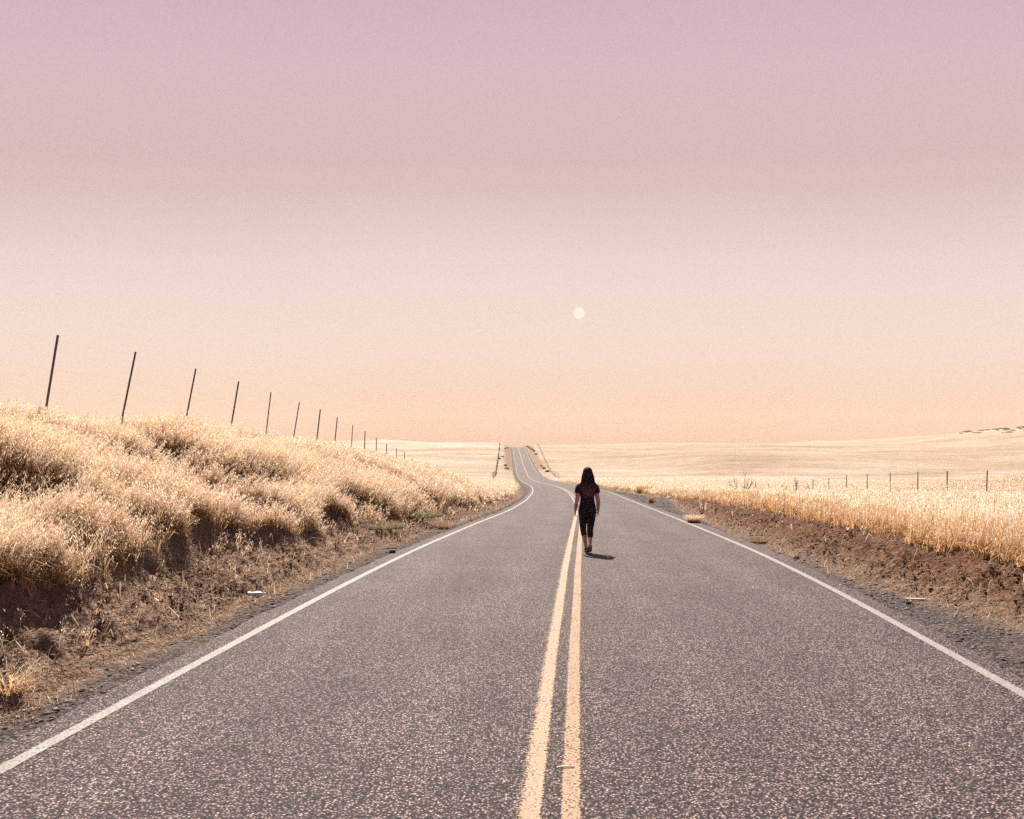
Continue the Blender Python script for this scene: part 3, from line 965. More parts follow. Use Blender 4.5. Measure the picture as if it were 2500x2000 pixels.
def fence(name, label, tops, mat, nwire, wire_r, barb_to, frac):
    """tops: list of (x, y, z_top, lean_x)"""
    root = empty(name, (tops[0][0], tops[0][1], gz(tops[0][0], tops[0][1])))
    tag(root, label, 'fence', group='barbed wire fences along the road')
    ox, oy, oz = root.location
    proto = None
    rows = []
    for (x, y, zt, ln) in tops:
        zg = gz(x, y)
        hgt = max(zt - zg, .5)
        if proto is None:
            proto = post_mesh().obj('post', mat, root)
            p = proto
        else:
            p = proto.copy(); SC.collection.objects.link(p); p.parent = root
        p.location = (x - ox, y - oy, zg - oz)
        sc_ = random.uniform(.85, 1.2); p.scale = (sc_, sc_, hgt)
        p.rotation_euler = (R(random.uniform(-2, 2)), math.atan2(ln, hgt), R(random.uniform(-5, 5)))
        rows.append((x, y, zg, hgt, ln))
    for f in frac:
        B = Build()
        for a, b in zip(rows[:-1], rows[1:]):
            pa = np.array([a[0] + a[4] * f - ox, a[1] - oy - .012, a[2] + a[3] * f - oz]); pb = np.array([b[0] + b[4] * f - ox, b[1] - oy - .012, b[2] + b[3] * f - oz])
            mid = (pa + pb) / 2 + np.array([0, 0, -.018])
            r = wire_r * max(1.0, a[1] / 28)
            B.add(tube([pa, (pa + mid) / 2 - [0, 0, .004], mid, (pb + mid) / 2 - [0, 0, .004], pb], r, 4))
            if a[1] < barb_to:
                L_ = np.linalg.norm(pb - pa)
                for q in np.arange(.10, L_, .14):
                    s = q / L_
                    c = pa + (pb - pa) * s - np.array([0, 0, .018 * 4 * s * (1 - s)])
                    for sg in (-1, 1):
                        B.add(tube([c + np.array([-.014, .004 * sg, -.016 * sg]), c + np.array([.014, -.004 * sg, .016 * sg])], .0022, 3))
        B.obj('wire', M_WIRE, root)
    return root


left_tops_px = [(119, 702, 24), (290.5, 737, 28), (412.5, 773, 20), (502, 801, 15), (572, 825, 12), (630, 845, 12), (674, 861, 8), (710, 878, 6), (742, 895, 4),
                (768.5, 908, 2), (792.5, 922, 1), (814, 934, 0), (835, 944, 0), (852, 952, 0), (868, 964, 0)]
lt = []
x0f = -9.0
for k in range(-3, 0):      # posts before the first one in the picture carry the wires in from the left
    d = 15.06 + 3.0 * k
    lt.append((x0f + .032 * d, d, 4.0 + .02 * (-k), .24))
for k, (X, Y, ln) in enumerate(left_tops_px):
    K = 1.15964
    X25, Y25 = X * K, Y * K
    d = 2000 * 9.0 / (1250 + 55 * K + .0 - X25)
    # the measured top leans: its foot stands to the left of it
    p = px(X25, Y25, d)
    lean = ln * K / 2000 * d * 1.6
    lt.append((p[0] - lean, d, p[2], lean))
for d, h in ((61.5, .9), (65, .9), (69, .9), (73, .95), (77, 1.05), (81, 1.1), (85, 1.15), (89.5, 1.2), (94, 1.2), (99, 1.2), (104, 1.2)):
    x = x0f + .032 * d
    lt.append((x, d, gz(x, d) + h, .02))
fence('barbed_wire_fence', 'leaning grey steel posts strung with barbed wire along the top of the grassy left bank', lt, M_POST, 4, .0005, 0, (.94, .70, .52, .30))

rt = []
xz = [(2077.6, 991), (1994.8, 992), (1933, 993), (1876, 995.5), (1827, 998), (1784, 1001), (1746, 1006), (1712.5, 1009.5)]
rt.append((18.3 + .03 * 30.0, 29.6, 1.02, .03))
for k, (X, Y) in enumerate(xz):
    K = 1.15964
    d = 18.3 * 2000 / (X * K - 1250 - 55 * K)
    p = px(X * K, Y * K, d)
    rt.append((p[0] - .03, d, p[2], .03 if k < 2 else 0.0))
for d in (58, 61.5, 65, 69):
    x = 18.3 + .0319 * d
    rt.append((x, d, gz(x, d) + .75, 0))
fence('barbed_wire_fence', 'upright dark brown posts with thin wires standing in the pale grass field on the right', rt, M_POSTB, 4, .0024, 40, (.93, .72, .46, .25))

hl_ = []
for d in np.arange(205, 462, 6.5):
    x = float(xc(d)) - 10.2 + random.uniform(-.1, .1)
    hl_.append((x, d, gz(x, d) + 1.5, random.uniform(-.05, .05)))
fence('barbed_wire_fence', 'dark far fence climbing the hill on the left of the distant road', hl_, M_BARK, 3, .010, 0, (.93, .6, .3))
hr_ = []
for d in np.arange(212, 462, 6.5):
    x = float(xc(d)) + 6.9 + 3.8 * (d - 212) / 240 + random.uniform(-.1, .1)
    hr_.append((x, d, gz(x, d) + 1.25, random.uniform(-.05, .05)))
fence('barbed_wire_fence', 'thin brown far fence climbing the hill on the right of the distant road', hr_, M_POSTB, 3, .006, 0, (.93, .6, .3))


# ------------------------------------------------------------------ dead bushes
def branchy(B, p, dirv, ln, r, depth, rnd):
    pts = [np.array(p)]
    d = np.array(dirv, float)
    for i in range(3):
        d = d + np.array([rnd.uniform(-.3, .3), rnd.uniform(-.3, .3), rnd.uniform(-.15, .2)])
        d /= np.linalg.norm(d)
        pts.append(pts[-1] + d * ln / 3)
    B.add(tube(pts, np.linspace(r, r * .55, 4), 5))
    if depth > 0:
        for i in range(rnd.choice((2, 3, 3))):
            q = pts[rnd.choice((1, 2, 3))]
            nd = d + np.array([rnd.uniform(-1, 1), rnd.uniform(-1, 1), rnd.uniform(-.25, .8)])
            nd /= np.linalg.norm(nd)
            branchy(B, q, nd, ln * rnd.uniform(.55, .8), r * .58, depth - 1, rnd)


def dead_bush(X, Y, d, label, seed, arch):
    rnd = random.Random(seed)
    x = (X - 1250) / 2000 * d
    zg = gz(x, d)
    top = px(X, Y, d)[2]
    root = empty('dead_bush', (x, d, zg))
    tag(root, label, 'bush')
    h = top - zg
    B = Build()
    stems = [(-.55, .1, .9), (-.2, .2, .9), (.35, -.1, .8), (.7, .1, .7), (.9, 0, .55)] if not arch else [(-.9, 0, .45), (.3, .1, .9), (.6, -.1, .8), (.1, .1, .9)]
    for i, s in enumerate(stems):
        s = np.array(s); s = s / np.linalg.norm(s)
        branchy(B, (rnd.uniform(-.25, .25), 0, -.05), s, h * rnd.uniform(.42, .54), .030, 3, rnd)
    B.obj('branches', M_BARK, root)


dead_bush(1816, 1158, 55, 'bare dark bush with spread forked twigs, farther from the fence posts', 3, False)
dead_bush(1946, 1163, 54, 'bare brown bush with one low arching branch beside the last fence post', 11, True)

# ------------------------------------------------------------------ far ridge trees
def ridge_trees():
    rnd = random.Random(5)
    protos = []
    pos = []
    for k in range(46):
        X = 2345 + 195 * (k / 45) ** .8 + rnd.uniform(-6, 6)
        d = rnd.uniform(1480, 1700)
        pos.append((X, d))
    for k, (X, d) in enumerate(pos):
        x = (X - 1250) / 2000 * d
        z = gz(x, d)
        if k < 4:
            root = empty('oak_tree', (x, d, z))
            n = 260
            V, F = [], []
            r_ = np.random.default_rng(k)
            for j in range(n):
                v = r_.normal(size=3); v /= np.linalg.norm(v)
                c = np.array([v[0] * 7.5, v[1] * 6, v[2] * 2.4 + 5.0]) * np.array([1, 1, 1]) * r_.uniform(.55, 1.0) ** np.array([1, 1, .3])
                a = r_.normal(size=3); a /= np.linalg.norm(a); b_ = np.cross(a, r_.normal(size=3)); b_ /= np.linalg.norm(b_)
                s = r_.uniform(.8, 1.6)
                V += [c - a * s, c - b_ * s, c + a * s, c + b_ * s]; F.append(tuple(range(4 * j, 4 * j + 4)))
            cc = np.tile(np.array([[.018, .013, .017]]), (len(V), 1)) * np.repeat(r_.uniform(.6, 1.4, n), 4)[:, None]  # purple of distant haze is put into the crown colour
            mesh_obj('crown', V, F, M_TREE, root, col=cc)
            tb = Build(); tb.add(tube([(0, 0, -.5), (.2, 0, 2), (.1, 0, 4.5)], [.5, .4, .25], 6)).obj('trunk', M_BARK, root)
            protos.append(root)
        else:
            src = protos[k % 4]
            root = src.copy(); SC.collection.objects.link(root)
            root.location = (x, d, z)
            for ch in src.children:
                c = ch.copy(); SC.collection.objects.link(c); c.parent = root
        s = rnd.uniform(.45, .85)
        root.scale = (s * rnd.uniform(.8, 1.5), s, s * rnd.uniform(.45, .7))
        root.rotation_euler = (0, 0, rnd.uniform(-.4, .4))
        tag(root, 'tiny dark tree in the band along the far ridge top at the right', 'tree', group='trees on the far ridge')


ridge_trees()


# ------------------------------------------------------------------ moon
def moon():
    d = 4200.0
    c = px(1413.5, 764.5, d)
    r = 13.7 / 2000 * d
    V, F = [], []
    nu_, nv_ = 48, 24
    for i in range(nv_ + 1):
        t = math.pi * i / nv_
        for j in range(nu_):
            p = math.tau * j / nu_
            V.append((r * math.sin(t) * math.cos(p), r * math.sin(t) * math.sin(p), r * math.cos(t)))
    for i in range(nv_):
        for j in range(nu_):
            F.append((i * nu_ + j, (i + 1) * nu_ + j, (i + 1) * nu_ + (j + 1) % nu_, i * nu_ + (j + 1) % nu_))
    o = mesh_obj('moon', V, F, M_MOON, smooth=True, loc=c)
    tag(o, 'small round pale full moon low in the peach sky', 'moon')


moon()


# ------------------------------------------------------------------ the walking woman
def loft(rings, sides=16):
    """rings: list of (centre, ax, ay, rx, ry): ellipse in the plane of unit vectors ax, ay"""
    V, F = [], []
    for c, ax, ay, rx, ry in rings:
        c = np.array(c, float); ax = np.array(ax, float); ay = np.array(ay, float)
        for j in range(sides):
            w = math.tau * j / sides
            V.append(c + ax * rx * math.cos(w) + ay * ry * math.sin(w))
    n = len(rings)
    for i in range(n - 1):
        for j in range(sides):
            k = (j + 1) % sides
            F.append((i * sides + j, i * sides + k, (i + 1) * sides + k, (i + 1) * sides + j))
    F.append(tuple(range(sides))[::-1]); F.append(tuple((n - 1) * sides + j for j in range(sides)))
    return V, F


def limb(pts, rad, sides=14, flat=1.0):
    """tube with smooth resampling; rad per control point"""
    pts = np.array(pts, float); n = len(pts)
    s = np.linspace(0, n - 1, (n - 1) * 5 + 1)
    def cr(P, t):
        i = int(min(math.floor(t), n - 2)); f = t - i
        p0, p1, p2, p3 = P[max(i - 1, 0)], P[i], P[i + 1], P[min(i + 2, n - 1)]
        return .5 * ((2 * p1) + (-p0 + p2) * f + (2 * p0 - 5 * p1 + 4 * p2 - p3) * f * f + (-p0 + 3 * p1 - 3 * p2 + p3) * f ** 3)
    Q = [cr(pts, t) for t in s]
    rr = [float(cr(np.array(rad, float), t)) for t in s]
    # rounded ends
    t0 = Q[0] - Q[1]; t0 /= np.linalg.norm(t0); t1 = Q[-1] - Q[-2]; t1 /= np.linalg.norm(t1)
    Q = [Q[0] + t0 * rr[0] * .8, Q[0] + t0 * rr[0] * .45] + Q + [Q[-1] + t1 * rr[-1] * .45, Q[-1] + t1 * rr[-1] * .8]
    rr = [rr[0] * .45, rr[0] * .85] + rr + [rr[-1] * .85, rr[-1] * .45]
    return tube(Q, rr, sides)


def ellip(c, r, n=14):
    V, F = [], []
    for i in range(1, n):
        t = math.pi * i / n
        for j in range(n):
            p = math.tau * j / n
            V.append((c[0] + r[0] * math.sin(t) * math.cos(p), c[1] + r[1] * math.sin(t) * math.sin(p), c[2] + r[2] * math.cos(t)))
    for i in range(n - 2):
        for j in range(n):
            F.append((i * n + j, (i + 1) * n + j, (i + 1) * n + (j + 1) % n, i * n + (j + 1) % n))
    F.append(tuple(range(n))); F.append(tuple((n - 2) * n + j for j in range(n))[::-1])
    return V, F


def fuse(o, vox, it=4, fac=.5):
    m = o.modifiers.new('fuse', 'REMESH'); m.mode = 'VOXEL'; m.voxel_size = vox; m.use_smooth_shade = True
    s = o.modifiers.new('soften', 'SMOOTH'); s.iterations = it; s.factor = fac
    return o


EX, EY = (1, 0, 0), (0, 1, 0)
PX, PY = 1.475, 15.75


def woman():
    root = empty('person', (PX, PY, zr(PY)))
    tag(root, 'person with long dark hair in dark t-shirt and cropped leggings walking beside yellow lines', 'person')
    # joints (x right, y away from the camera, z up), feet near the origin
    hipL, hipR = (-.105, .02, .80), (.055, -.01, .80)
    kneL, kneR = (-.098, .13, .455), (.030, .03, .44)
    ankL, ankR = (-.040, .10, .085), (.018, -.135, .205)
    toeL, toeR = (-.052, .30, .030), (.008, -.02, .030)
    shL, shR = (-.185, .0, 1.275), (.130, .0, 1.275)
    elL, elR = (-.235, -.055, .99), (.180, -.02, .99)
    wrL, wrR = (-.254, .01, .815), (.186, .04, .82)
    B = Build()
    # trunk
    B.add(loft([((-.027, .0, .74), EX, EY, .10, .08), ((-.026, .0, .80), EX, EY, .158, .105), ((-.026, 0, .88), EX, EY, .160, .108), ((-.027, 0, .98), EX, EY, .128, .088),
                ((-.028, .005, 1.06), EX, EY, .120, .084), ((-.028, .01, 1.15), EX, EY, .138, .095), ((-.028, .0, 1.23), EX, EY, .150, .090), ((-.028, 0, 1.29), EX, EY, .135, .068),
                ((-.026, 0, 1.33), EX, EY, .075, .055), ((-.024, .01, 1.37), EX, EY, .05, .05)], 24))
    B.add(limb([(-.025, .01, 1.30), (-.023, .015, 1.38), (-.021, .02, 1.45)], [.052, .048, .050]))
    # head with jaw, nose, lips, brow, ears
    hc = np.array((-.020, .025, 1.535))
    B.add(ellip(hc, (.073, .092, .105), 20)); B.add(ellip(hc + (0, .030, -.055), (.054, .062, .062), 16))
    B.add(ellip(hc + (0, .097, -.022), (.012, .018, .022), 10)); B.add(ellip(hc + (0, .086, -.065), (.022, .010, .008), 10))
    B.add(ellip(hc + (0, .080, .018), (.045, .014, .010), 10))
    for s in (-1, 1):
        B.add(ellip(hc + (s * .074, 0, -.012), (.010, .022, .032), 10))
    # arms
    for sh, el_, wr in ((shL, elL, wrL), (shR, elR, wrR)):
        sh, el_, wr = np.array(sh), np.array(el_), np.array(wr)
        B.add(limb([(-.027 + (sh[0] + .027) * .55, 0, 1.27), sh, sh * .5 + el_ * .5 + (0, .004, 0), el_, el_ * .55 + wr * .45, wr],
                   [.050, .052, .046, .039, .038, .026]))
        sgn = -1 if sh[0] < -.03 else 1
        dn = (wr - el_) / np.linalg.norm(wr - el_)
        # a relaxed hand: back of the hand outward, fingers curled toward the body and forward
        fwd = np.array((0, 1.0, 0)); fwd = fwd - dn * fwd.dot(dn); fwd /= np.linalg.norm(fwd)
        inn = np.cross(dn, fwd) ; inn = inn if inn[0] * sgn < 0 else -inn
        pal = wr + dn * .045
        B.add(loft([(wr - dn * .01, fwd, inn, .023, .019), (wr + dn * .02, fwd, inn, .031, .016), (wr + dn * .05, fwd, inn, .038, .0155), (wr + dn * .082, fwd, inn, .037, .013)], 12))
        for i, (off, L_) in enumerate(((.029, .066), (.010, .074), (-.009, .069), (-.027, .054))):
            k0 = wr + dn * .076 + fwd * off
            curl = .35 + .10 * i
            a1 = dn * math.cos(curl * .5) + inn * math.sin(curl * .5); a2 = dn * math.cos(curl * 1.5) + inn * math.sin(curl * 1.5); a3 = dn * math.cos(curl * 2.5) + inn * math.sin(curl * 2.5)
            q1 = k0 + a1 * L_ * .45; q2 = q1 + a2 * L_ * .32; q3 = q2 + a3 * L_ * .23
            B.add(limb([k0, q1, q2, q3], [.0088, .0082, .0075, .0065], 8))
        t0 = wr + dn * .028 + fwd * .024
        B.add(limb([t0, t0 + fwd * .026 + dn * .022 + inn * .008, t0 + fwd * .034 + dn * .048 + inn * .016, t0 + fwd * .033 + dn * .068 + inn * .022], [.013, .0105, .0092, .0075], 8))
    # legs and feet
    for hp, kn, an, to in ((hipL, kneL, ankL, toeL), (hipR, kneR, ankR, toeR)):
        hp, kn, an, to = map(np.array, (hp, kn, an, to))
        back = np.array((0, -.014, 0))
        B.add(limb([hp + (0, 0, .04), hp, hp * .5 + kn * .5, kn, kn * .68 + an * .32 + back, kn * .3 + an * .7 + back * .4, an],
                   [.082, .086, .070, .050, .051, .037, .030]))
        heel = an + (np.array((0, -.035, -.045)) if an[2] < .15 else np.array((0, -.02, -.055)))
        B.add(limb([heel, an + (to - an) * .35 + (0, 0, -.01), to], [.030, .032, .022], 10))
    body = B.obj('body', M_SKIN, root, True)
    fuse(body, .0048, 3, .45)
    # t-shirt
    T = Build()
    T.add(loft([((-.026, -.002, .765), EX, EY, .166, .122), ((-.026, -.002, .80), EX, EY, .164, .120), ((-.026, 0, .90), EX, EY, .163, .118), ((-.027, 0, 1.00), EX, EY, .137, .100),
                ((-.028, 0, 1.08), EX, EY, .134, .098), ((-.028, .008, 1.16), EX, EY, .150, .108), ((-.028, 0, 1.24), EX, EY, .152, .100), ((-.028, 0, 1.295), EX, EY, .142, .080),
                ((-.026, 0, 1.335), EX, EY, .085, .065), ((-.025, .005, 1.352), EX, EY, .066, .060)], 24))
    for sh, el_, s in ((shL, elL, -1), (shR, elR, 1)):
        sh, el_ = np.array(sh), np.array(el_)
        T.add(limb([(-.027 + (sh[0] + .027) * .4, 0, 1.255), sh + (-s * .01, 0, -.004), sh * .66 + el_ * .34 + (s * .012, 0, 0)], [.066, .066, .062]))
    # folds hanging from shoulder blades to hem
    for x, y, a in ((-.10, -.098, .4), (.05, -.096, -.3), (-.03, -.108, .1)):
        T.add(limb([(x, y + .012, 1.10), (x + a * .05, y - .004, .95), (x + a * .09, y - .016, .80)], [.012, .014, .018], 8))
    fuse(T.obj('shirt', M_SHIRT, root, True), .007, 4, .5)
    # leggings to mid calf
    G = Build()
    G.add(loft([((-.026, 0, .70), EX, EY, .12, .10), ((-.026, -.004, .78), EX, EY, .160, .116), ((-.026, -.002, .86), EX, EY, .163, .114), ((-.026, 0, .92), EX, EY, .150, .104)], 20))
    for hp, kn, an, cutf in ((hipL, kneL, ankL, .30), (hipR, kneR, ankR, .52)):
        hp, kn, an = map(np.array, (hp, kn, an))
        end = kn * (1 - cutf) + an * cutf + (0, -.013, 0)
        mid = kn * .70 + an * .30 + (0, -.013, 0)
        tail, tr_ = ([end], [.058]) if cutf < .4 else ([mid, end], [.060, .053])
        G.add(limb([hp + (0, 0, .04), hp, hp * .5 + kn * .5, kn] + tail, [.090, .095, .080, .060] + tr_))
    for s in (-.075, .022):
        G.add(ellip((s, -.055, .79), (.078, .070, .085), 14))
    fuse(G.obj('leggings', M_LEGG, root, True), .006, 3, .5)
    # shoes
    for an, to, flat in ((ankL, toeL, True), (ankR, toeR, False)):
        an, to = np.array(an), np.array(to)
        if flat:
            dirf = np.array((0, 1.0, 0)); upv = np.array((0, 0, 1.0)); heel = np.array((an[0], an[1] - .055, .016))
        else:
            heel = an + np.array((0, -.035, -.062)); dirf = (to - (0, 0, .016) - heel); dirf /= np.linalg.norm(dirf)
            upv = np.cross(np.array((1.0, 0, 0)), dirf)
        sx = np.array((1.0, 0, 0))
        S = Build(); U = Build()
        L_ = .245
        for bl, h0, h1, grow in ((S, -.014, .012, .004), (U, .010, None, 0)):
            rings = []
            for f_, wv, hv in ((.0, .020, .030), (.04, .031, .055), (.18, .034, .074), (.38, .035, .070), (.58, .040, .050), (.78, .041, .038), (.93, .030, .030), (1.0, .012, .022)):
                c = heel + dirf * (f_ * L_)
                if not flat and f_ > .72:
                    c = heel + dirf * (.72 * L_) + np.array((0, math.cos(.35), .0)) * ((f_ - .72) * L_)
                if h1 is not None:
                    rings.append((c + upv * (h0 + h1) / 2, sx, upv, wv + grow, (h1 - h0) / 2))
                else:
                    rings.append((c + upv * (.012 + hv * .42), sx, upv, wv, hv * .52))
            bl.add(loft(rings, 14))
        sh = U.obj('shoe', M_SHOE, root, True)
        fuse(sh, .006, 2, .4)
        so = S.obj('sole', M_SOLE, sh, True)
    # wrist band on the left arm
    wl_ = np.array(wrL); dn = wl_ - np.array(elL); dn /= np.linalg.norm(dn)
    Bb = Build()
    ax = np.cross(dn, (0, 1, 0)); ax /= np.linalg.norm(ax); ay = np.cross(dn, ax)
    ring = [wl_ - dn * .012 + (ax * math.cos(a) + ay * math.sin(a)) * .0285 for a in np.linspace(0, math.tau, 21)]
    Bb.add(tube(ring, .006, 6, False)).obj('wrist_band', M_BRACE, root, True)
    # hair: full shell over the skull and down the back, with separate locks
    Hs = Build()
    Hs.add(ellip(hc + (0, -.020, .012), (.096, .098, .106), 20))
    Hs.add(loft([(hc + (0, -.045, .04), EX, EY, .088, .072), (hc + (0, -.055, -.04), EX, EY, .112, .072), (hc + (.002, -.068, -.12), EX, EY, .118, .058),
                 (hc + (.004, -.085, -.20), EX, EY, .124, .046), (hc + (.0, -.095, -.28), EX, EY, .112, .036), (hc + (.0, -.100, -.34), EX, EY, .085, .026), (hc + (0, -.102, -.37), EX, EY, .050, .014)], 20))
    sh_ = Hs.V
    hs = Hs.obj('hair', None, root, True)
    fuse(hs, .008, 3, .5)
    k = NT('dark_hair_with_dyed_ends')
    pz = k.n('ShaderNodeSeparateXYZ'); tc = k.n('ShaderNodeTexCoord').outputs['Object']; k.l(tc, pz.inputs[0])
    mp = k.n('ShaderNodeMapping'); mp.inputs['Scale'].default_value = (120, 60, 5); k.l(tc, mp.inputs['Vector'])
    nz = k.noise(mp.outputs[0], 1.0, 3, .6)
    zz = k.math('ADD', pz.outputs[2], k.math('MULTIPLY', k.math('SUBTRACT', nz, .5), .36))
    f = k.n('ShaderNodeMapRange'); f.inputs['From Min'].default_value = 1.10; f.inputs['From Max'].default_value = 1.36; k.l(zz, f.inputs['Value'])
    c = k.ramp(f.outputs[0], [(0.0, (.140, .054, .056)), (.40, (.095, .036, .044)), (.8, (.040, .018, .026)), (1.0, (.016, .010, .013))])
    b = k.bsdf(c, .75, .12, k.bump(nz, .6, .006))
    M_HAIR = k.done(b.outputs[0])
    hs.data.materials.append(M_HAIR)
    Lk = Build()
    rnd = random.Random(4)
    for i in range(280):
        a = rnd.uniform(-1.4, 1.4)
        r0 = rnd.uniform(.2, 1.0)
        top = hc + np.array((math.sin(a) * .085 * r0, -.02 - .095 * math.cos(a) * r0, .105 - .08 * r0 ** 2))
        endx = math.sin(a) * .135 + rnd.uniform(-.022, .022)
        zl = -.30 - .18 * max(math.cos(a * 1.05), 0) * rnd.uniform(.45, 1.08)
        pts = [top, hc + np.array((math.sin(a) * .106, -.035 - .078 * math.cos(a), -.03)), hc + np.array((math.sin(a) * .122 + rnd.uniform(-.008, .008), -.066 - .060 * math.cos(a), -.14)),
               hc + np.array((endx * 1.02 + rnd.uniform(-.012, .012), -.096 - .038 * math.cos(a), -.24)), hc + np.array((endx * rnd.uniform(.60, 1.08), -.108 - .022 * math.cos(a), zl))]
        Lk.add(limb(pts, [.004, .0062, .0068, .0060, .0016], 5))
    Lk.obj('locks', M_HAIR, hs, True)


woman()


# ------------------------------------------------------------------ things lying by the road
def at_px(X, Y, lift=0.0):
    """where the ray through a photo pixel meets the ground"""
    d = np.arange(3.5, 90, .02)
    x = (X - 1250) / 2000 * d
    z = land(x, d)[0]
    i = int(np.argmax(CAM_H - (Y - 1095) / 2000 * d <= z + lift))
    return np.array((x[i], d[i], z[i]))


def bottle():
    p = at_px(626, 1457)
    o = empty('plastic_bottle', (p[0], p[1], p[2] + .035), R(12)); tag(o, 'crumpled white plastic bottle lying on the dirt beside the left gravel shoulder', 'bottle')
    prof = [(-.115, .012), (-.110, .030), (-.09, .034), (-.06, .030), (-.03, .034), (0, .029), (.03, .034), (.055, .033), (.075, .024), (.088, .014), (.098, .0125)]
    V, F = loft([((x, 0, 0), (0, 1, 0), (0, 0, 1), r, r * (.86 if abs(x) < .06 else .97)) for x, r in prof], 16)
    V = [v + np.array((0, .004 * math.sin(v[0] * 60), .004 * math.sin(v[0] * 45 + 1))) for v in V]
    mesh_obj('bottle_body', V, F, M_PLAST, o, True)
    V, F = loft([((x, 0, 0), (0, 1, 0), (0, 0, 1), r, r) for x, r in ((.096, .0145), (.112, .0145), (.114, .012))], 14)
    mesh_obj('cap', V, F, M_CAP, o, True)


def board():
    p = at_px(2236, 1468)
    poly = [(-.125, -.016), (-.09, -.024), (.02, -.021), (.115, -.012), (.125, .004), (.07, .018), (-.06, .022), (-.12, .012)]
    V, F = prism(poly, 0, .014)
    V = [(v[0], v[1], v[2] + .010 + .012 * v[0] / .12) for v in V]
    o = mesh_obj('board_scrap', V, F, M_BOARD, loc=(p[0], p[1], p[2] + .012)); o.rotation_euler = (R(4), R(5), R(-14))
    tag(o, 'pale splintered board scrap lying on the right gravel shoulder below the earth cut', 'board')


def lump(name, X, Y, r, mat, label, cat, seed):
    p = at_px(X, Y)
    q = np.random.default_rng(seed)
    V, F = ellip((0, 0, 0), (r, r * .85, r * .7), 12)
    V = np.array(V)
    V = V * (1 + .22 * fbm(V[:, 0] / r * 1.1 + seed, V[:, 1] / r * 1.1 + V[:, 2] / r, seed, 3))[:, None]
    V = np.round(V / (r * .33)) * (r * .33) * .35 + V * .65
    o = mesh_obj(name, V, F, mat, loc=(p[0], p[1], p[2] + r * .45))
    tag(o, label, cat)


M_ROCK = simple('dark_rock', (.035, .026, .028), .9, .2, .4, 40, .5, .006)
M_PALE = simple('pale_stone', (.48, .42, .37), .9, .2, .25, 30, .4, .005)


def stick():
    p = at_px(1382, 1892)
    V, F = limb([(-.052, 0, 0), (-.02, .003, .002), (.02, .002, .001), (.05, .006, 0)], [.0052, .0050, .0046, .0036], 7)
    o = mesh_obj('white_stick', V, F, M_CAP, smooth=True, loc=(p[0], p[1], zr(p[1]) + .010)); o.rotation_euler = (0, 0, R(4))
    tag(o, 'short white stick lying across the near yellow centre stripe', 'stick')


def tuft(X, Y, n, h, spread, pal, label, seed, name='grass_tuft', lean=0.0, head=1.0, cat='grass tuft', foot=.06):
    global rng
    old = rng; rng = np.random.default_rng(seed)
    p = at_px(X, Y)
    a = rng.uniform(0, math.tau, n); r = foot * np.sqrt(rng.random(n))
    P = np.stack([np.cos(a) * r, np.sin(a) * r, np.full(n, -.02)], 1)
    ln = np.stack([np.cos(a), np.sin(a)], 1) * (spread * rng.uniform(.3, 1.1, n) * h)[:, None] + np.array([[lean, 0]])
    hh = h * rng.uniform(.55, 1.1, n)
    v, f, c = plants(P, hh, ln, np.full(n, p[1]), True, pal, head, 1.2)
    o = mesh_obj(name, v, f.astype(np.int32), M_GRASS, col=c, loc=(p[0], p[1], p[2]))
    tag(o, label, cat)
    rng = old


lump('rock', 957, 1352, .070, M_ROCK, 'dark angular rock lying alone on the left gravel shoulder', 'rock', 3)
lump('rock', 1944, 1366, .055, M_ROCK, 'small dark rock among straw at the foot of the right earth cut', 'rock', 8)
lump('rock', 1634, 1218, .13, M_PALE, 'round pale stone at the far end of the right earth cut', 'rock', 5)
lump('rock', 2217, 1475, .030, M_ROCK, 'little black stone on the gravel in front of the pale board scrap', 'rock', 13)
board(); bottle(); stick()
ORG = ((.34, .16, .06), (.42, .22, .09), (.46, .30, .16))
tuft(1694, 1277, 260, .30, .9, PAL_L, 'domed tuft of dry grass at the right road edge with a hollow dark middle', 21, foot=.12, head=.7)
tuft(1590, 1229, 120, .42, .25, ORG, 'small rusty orange weed standing at the right road edge', 22, 'orange_weed', head=.7, cat='weed', foot=.08)
tuft(1712, 1254, 8, 1.15, .13, ((.30, .24, .17), (.36, .30, .22), (.42, .37, .29)), 'tall pale spindly weed leaning on the right earth cut', 23, 'tall_weed', .12, 1.5, 'weed', .14)
tuft(1862, 1322, 220, .09, 1.2, ((.17, .10, .05), (.24, .155, .085), (.30, .22, .14)), 'flat mat of golden grass at the near foot of the right earth cut', 24, foot=.24, head=.6)
tuft(1573, 1203, 320, .55, .35, ORG, 'rust brown grass clump at the far edge of the right gravel pull-off', 25, foot=.5, head=.8)
tuft(1082, 1292, 150, .18, .8, ((.20, .11, .06), (.27, .16, .09), (.34, .23, .14)), 'brown withered tuft beside the left gravel shoulder, far from the bottle', 26, foot=.10, head=.6)
tuft(20, 1688, 60, .26, .9, PAL_R, 'sparse pale tuft of broken straw at the near left road shoulder', 27, foot=.10, head=.5)
tuft(1005, 1262, 420, .20, .7, ((.12, .100, .055), (.23, .190, .115), (.34, .28, .19)), 'low olive green weeds at the foot of the left bank, nearer the bend', 31, 'green_weed', head=.5, cat='weed', foot=.75)
tuft(925, 1290, 320, .17, .7, ((.12, .100, .055), (.23, .190, .115), (.34, .28, .19)), 'sparse olive green weeds on the left earth cut above the dark rock', 32, 'green_weed', head=.5, cat='weed', foot=.55)


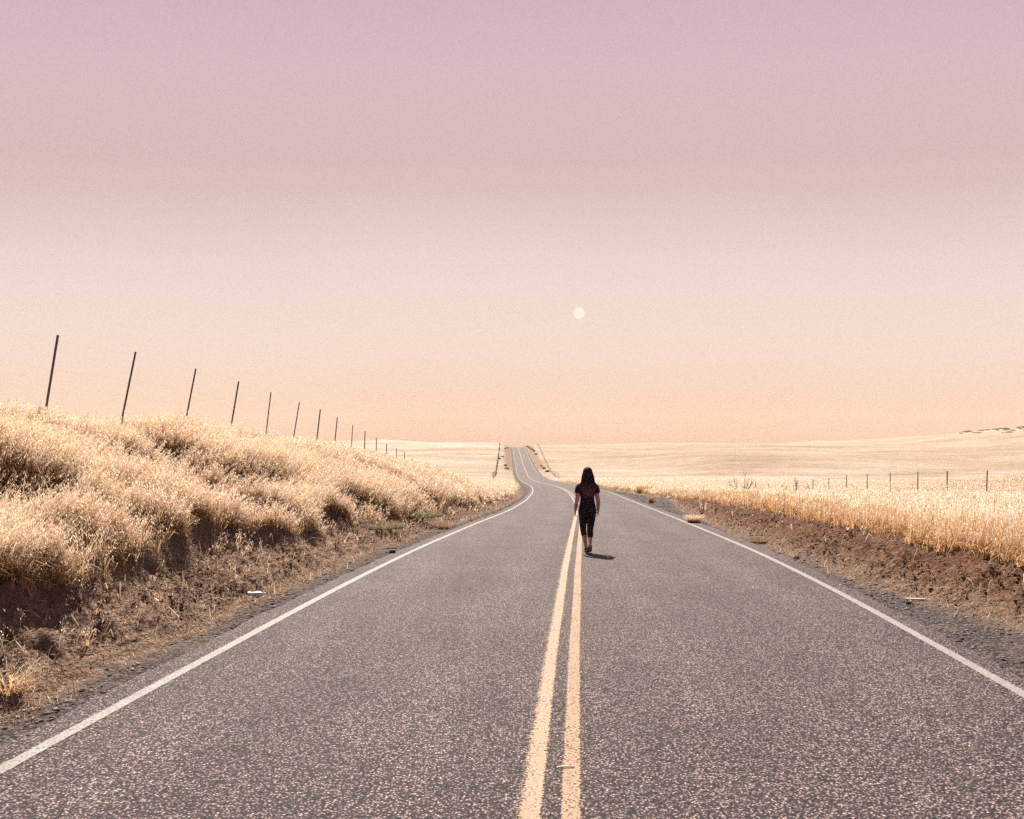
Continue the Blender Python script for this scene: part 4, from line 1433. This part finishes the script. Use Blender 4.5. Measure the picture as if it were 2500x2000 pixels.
def far_shrubs():
    rnd = random.Random(9)
    proto = None
    for k, (X, d, side) in enumerate([(1242, 425, -1), (1236, 405, -1), (1230, 345, -1), (1222, 330, -1), (1238, 300, -1), (1241, 285, -1),
                                      (1285, 445, 1), (1289, 432, 1), (1293, 420, 1), (1297, 408, 1), (1301, 395, 1), (1306, 372, 1), (1318, 300, 1), (1324, 285, 1), (1332, 268, 1)]):
        x = (X - 1250) / 2000 * d + side * .6
        z = gz(x, d)
        if proto is None:
            q = np.random.default_rng(3); n = 150; V = []; F = []
            for j in range(n):
                v = q.normal(size=3); v /= np.linalg.norm(v)
                c = v * np.array([.9, .8, .55]) * q.uniform(.4, 1.0) + np.array([0, 0, .45])
                a = q.normal(size=3); a /= np.linalg.norm(a); b_ = np.cross(a, q.normal(size=3)); b_ /= np.linalg.norm(b_)
                s_ = q.uniform(.08, .22)
                V += [c - a * s_, c - b_ * s_, c + a * s_, c + b_ * s_]; F.append(tuple(range(4 * j, 4 * j + 4)))
            cc = np.tile(np.array([[.105, .075, .064]]), (len(V), 1)) * np.repeat(q.uniform(.5, 1.6, n), 4)[:, None]
            o = mesh_obj('low_shrub', V, F, M_TREE, col=cc)
            proto = o
        else:
            o = proto.copy(); SC.collection.objects.link(o)
        o.location = (x, d, z - .05)
        o.scale = (rnd.uniform(.6, 1.3), rnd.uniform(.8, 1.4), rnd.uniform(.45, .85))
        o.rotation_euler = (0, 0, rnd.uniform(0, 6))
        tag(o, 'tiny dark shrub on the earth cut to the %s of the far climbing road' % ('left' if side < 0 else 'right'), 'shrub',
            group='low shrubs on the %s far road cut' % ('left' if side < 0 else 'right'))


far_shrubs()


# ------------------------------------------------------------------ dusty air over the far hills
def haze():
    x0, x1, y0, y1, z0, z1 = -1950, 1950, -40, 2320, -32, 96
    V = [(x, y, z) for z in (z0, z1) for (x, y) in ((x0, y0), (x1, y0), (x1, y1), (x0, y1))]
    F = [(3, 2, 1, 0), (4, 5, 6, 7), (0, 1, 5, 4), (1, 2, 6, 5), (2, 3, 7, 6), (3, 0, 4, 7)]
    k = NT('dusty_air')
    v = k.n('ShaderNodeVolumePrincipled')
    v.inputs['Color'].default_value = (1.0, .83, .68, 1)
    v.inputs['Density'].default_value = HAZE
    v.inputs['Anisotropy'].default_value = 0.1
    k.l(v.outputs[0], k.out.inputs['Volume'])
    o = mesh_obj('haze', V, F, k.m)
    tag(o, 'thin peach haze lying over the valley and the far hills', 'haze', kind='stuff')


HAZE = 0.00010
haze()
SC.cycles.use_denoising = False
SC.render.film_transparent = False
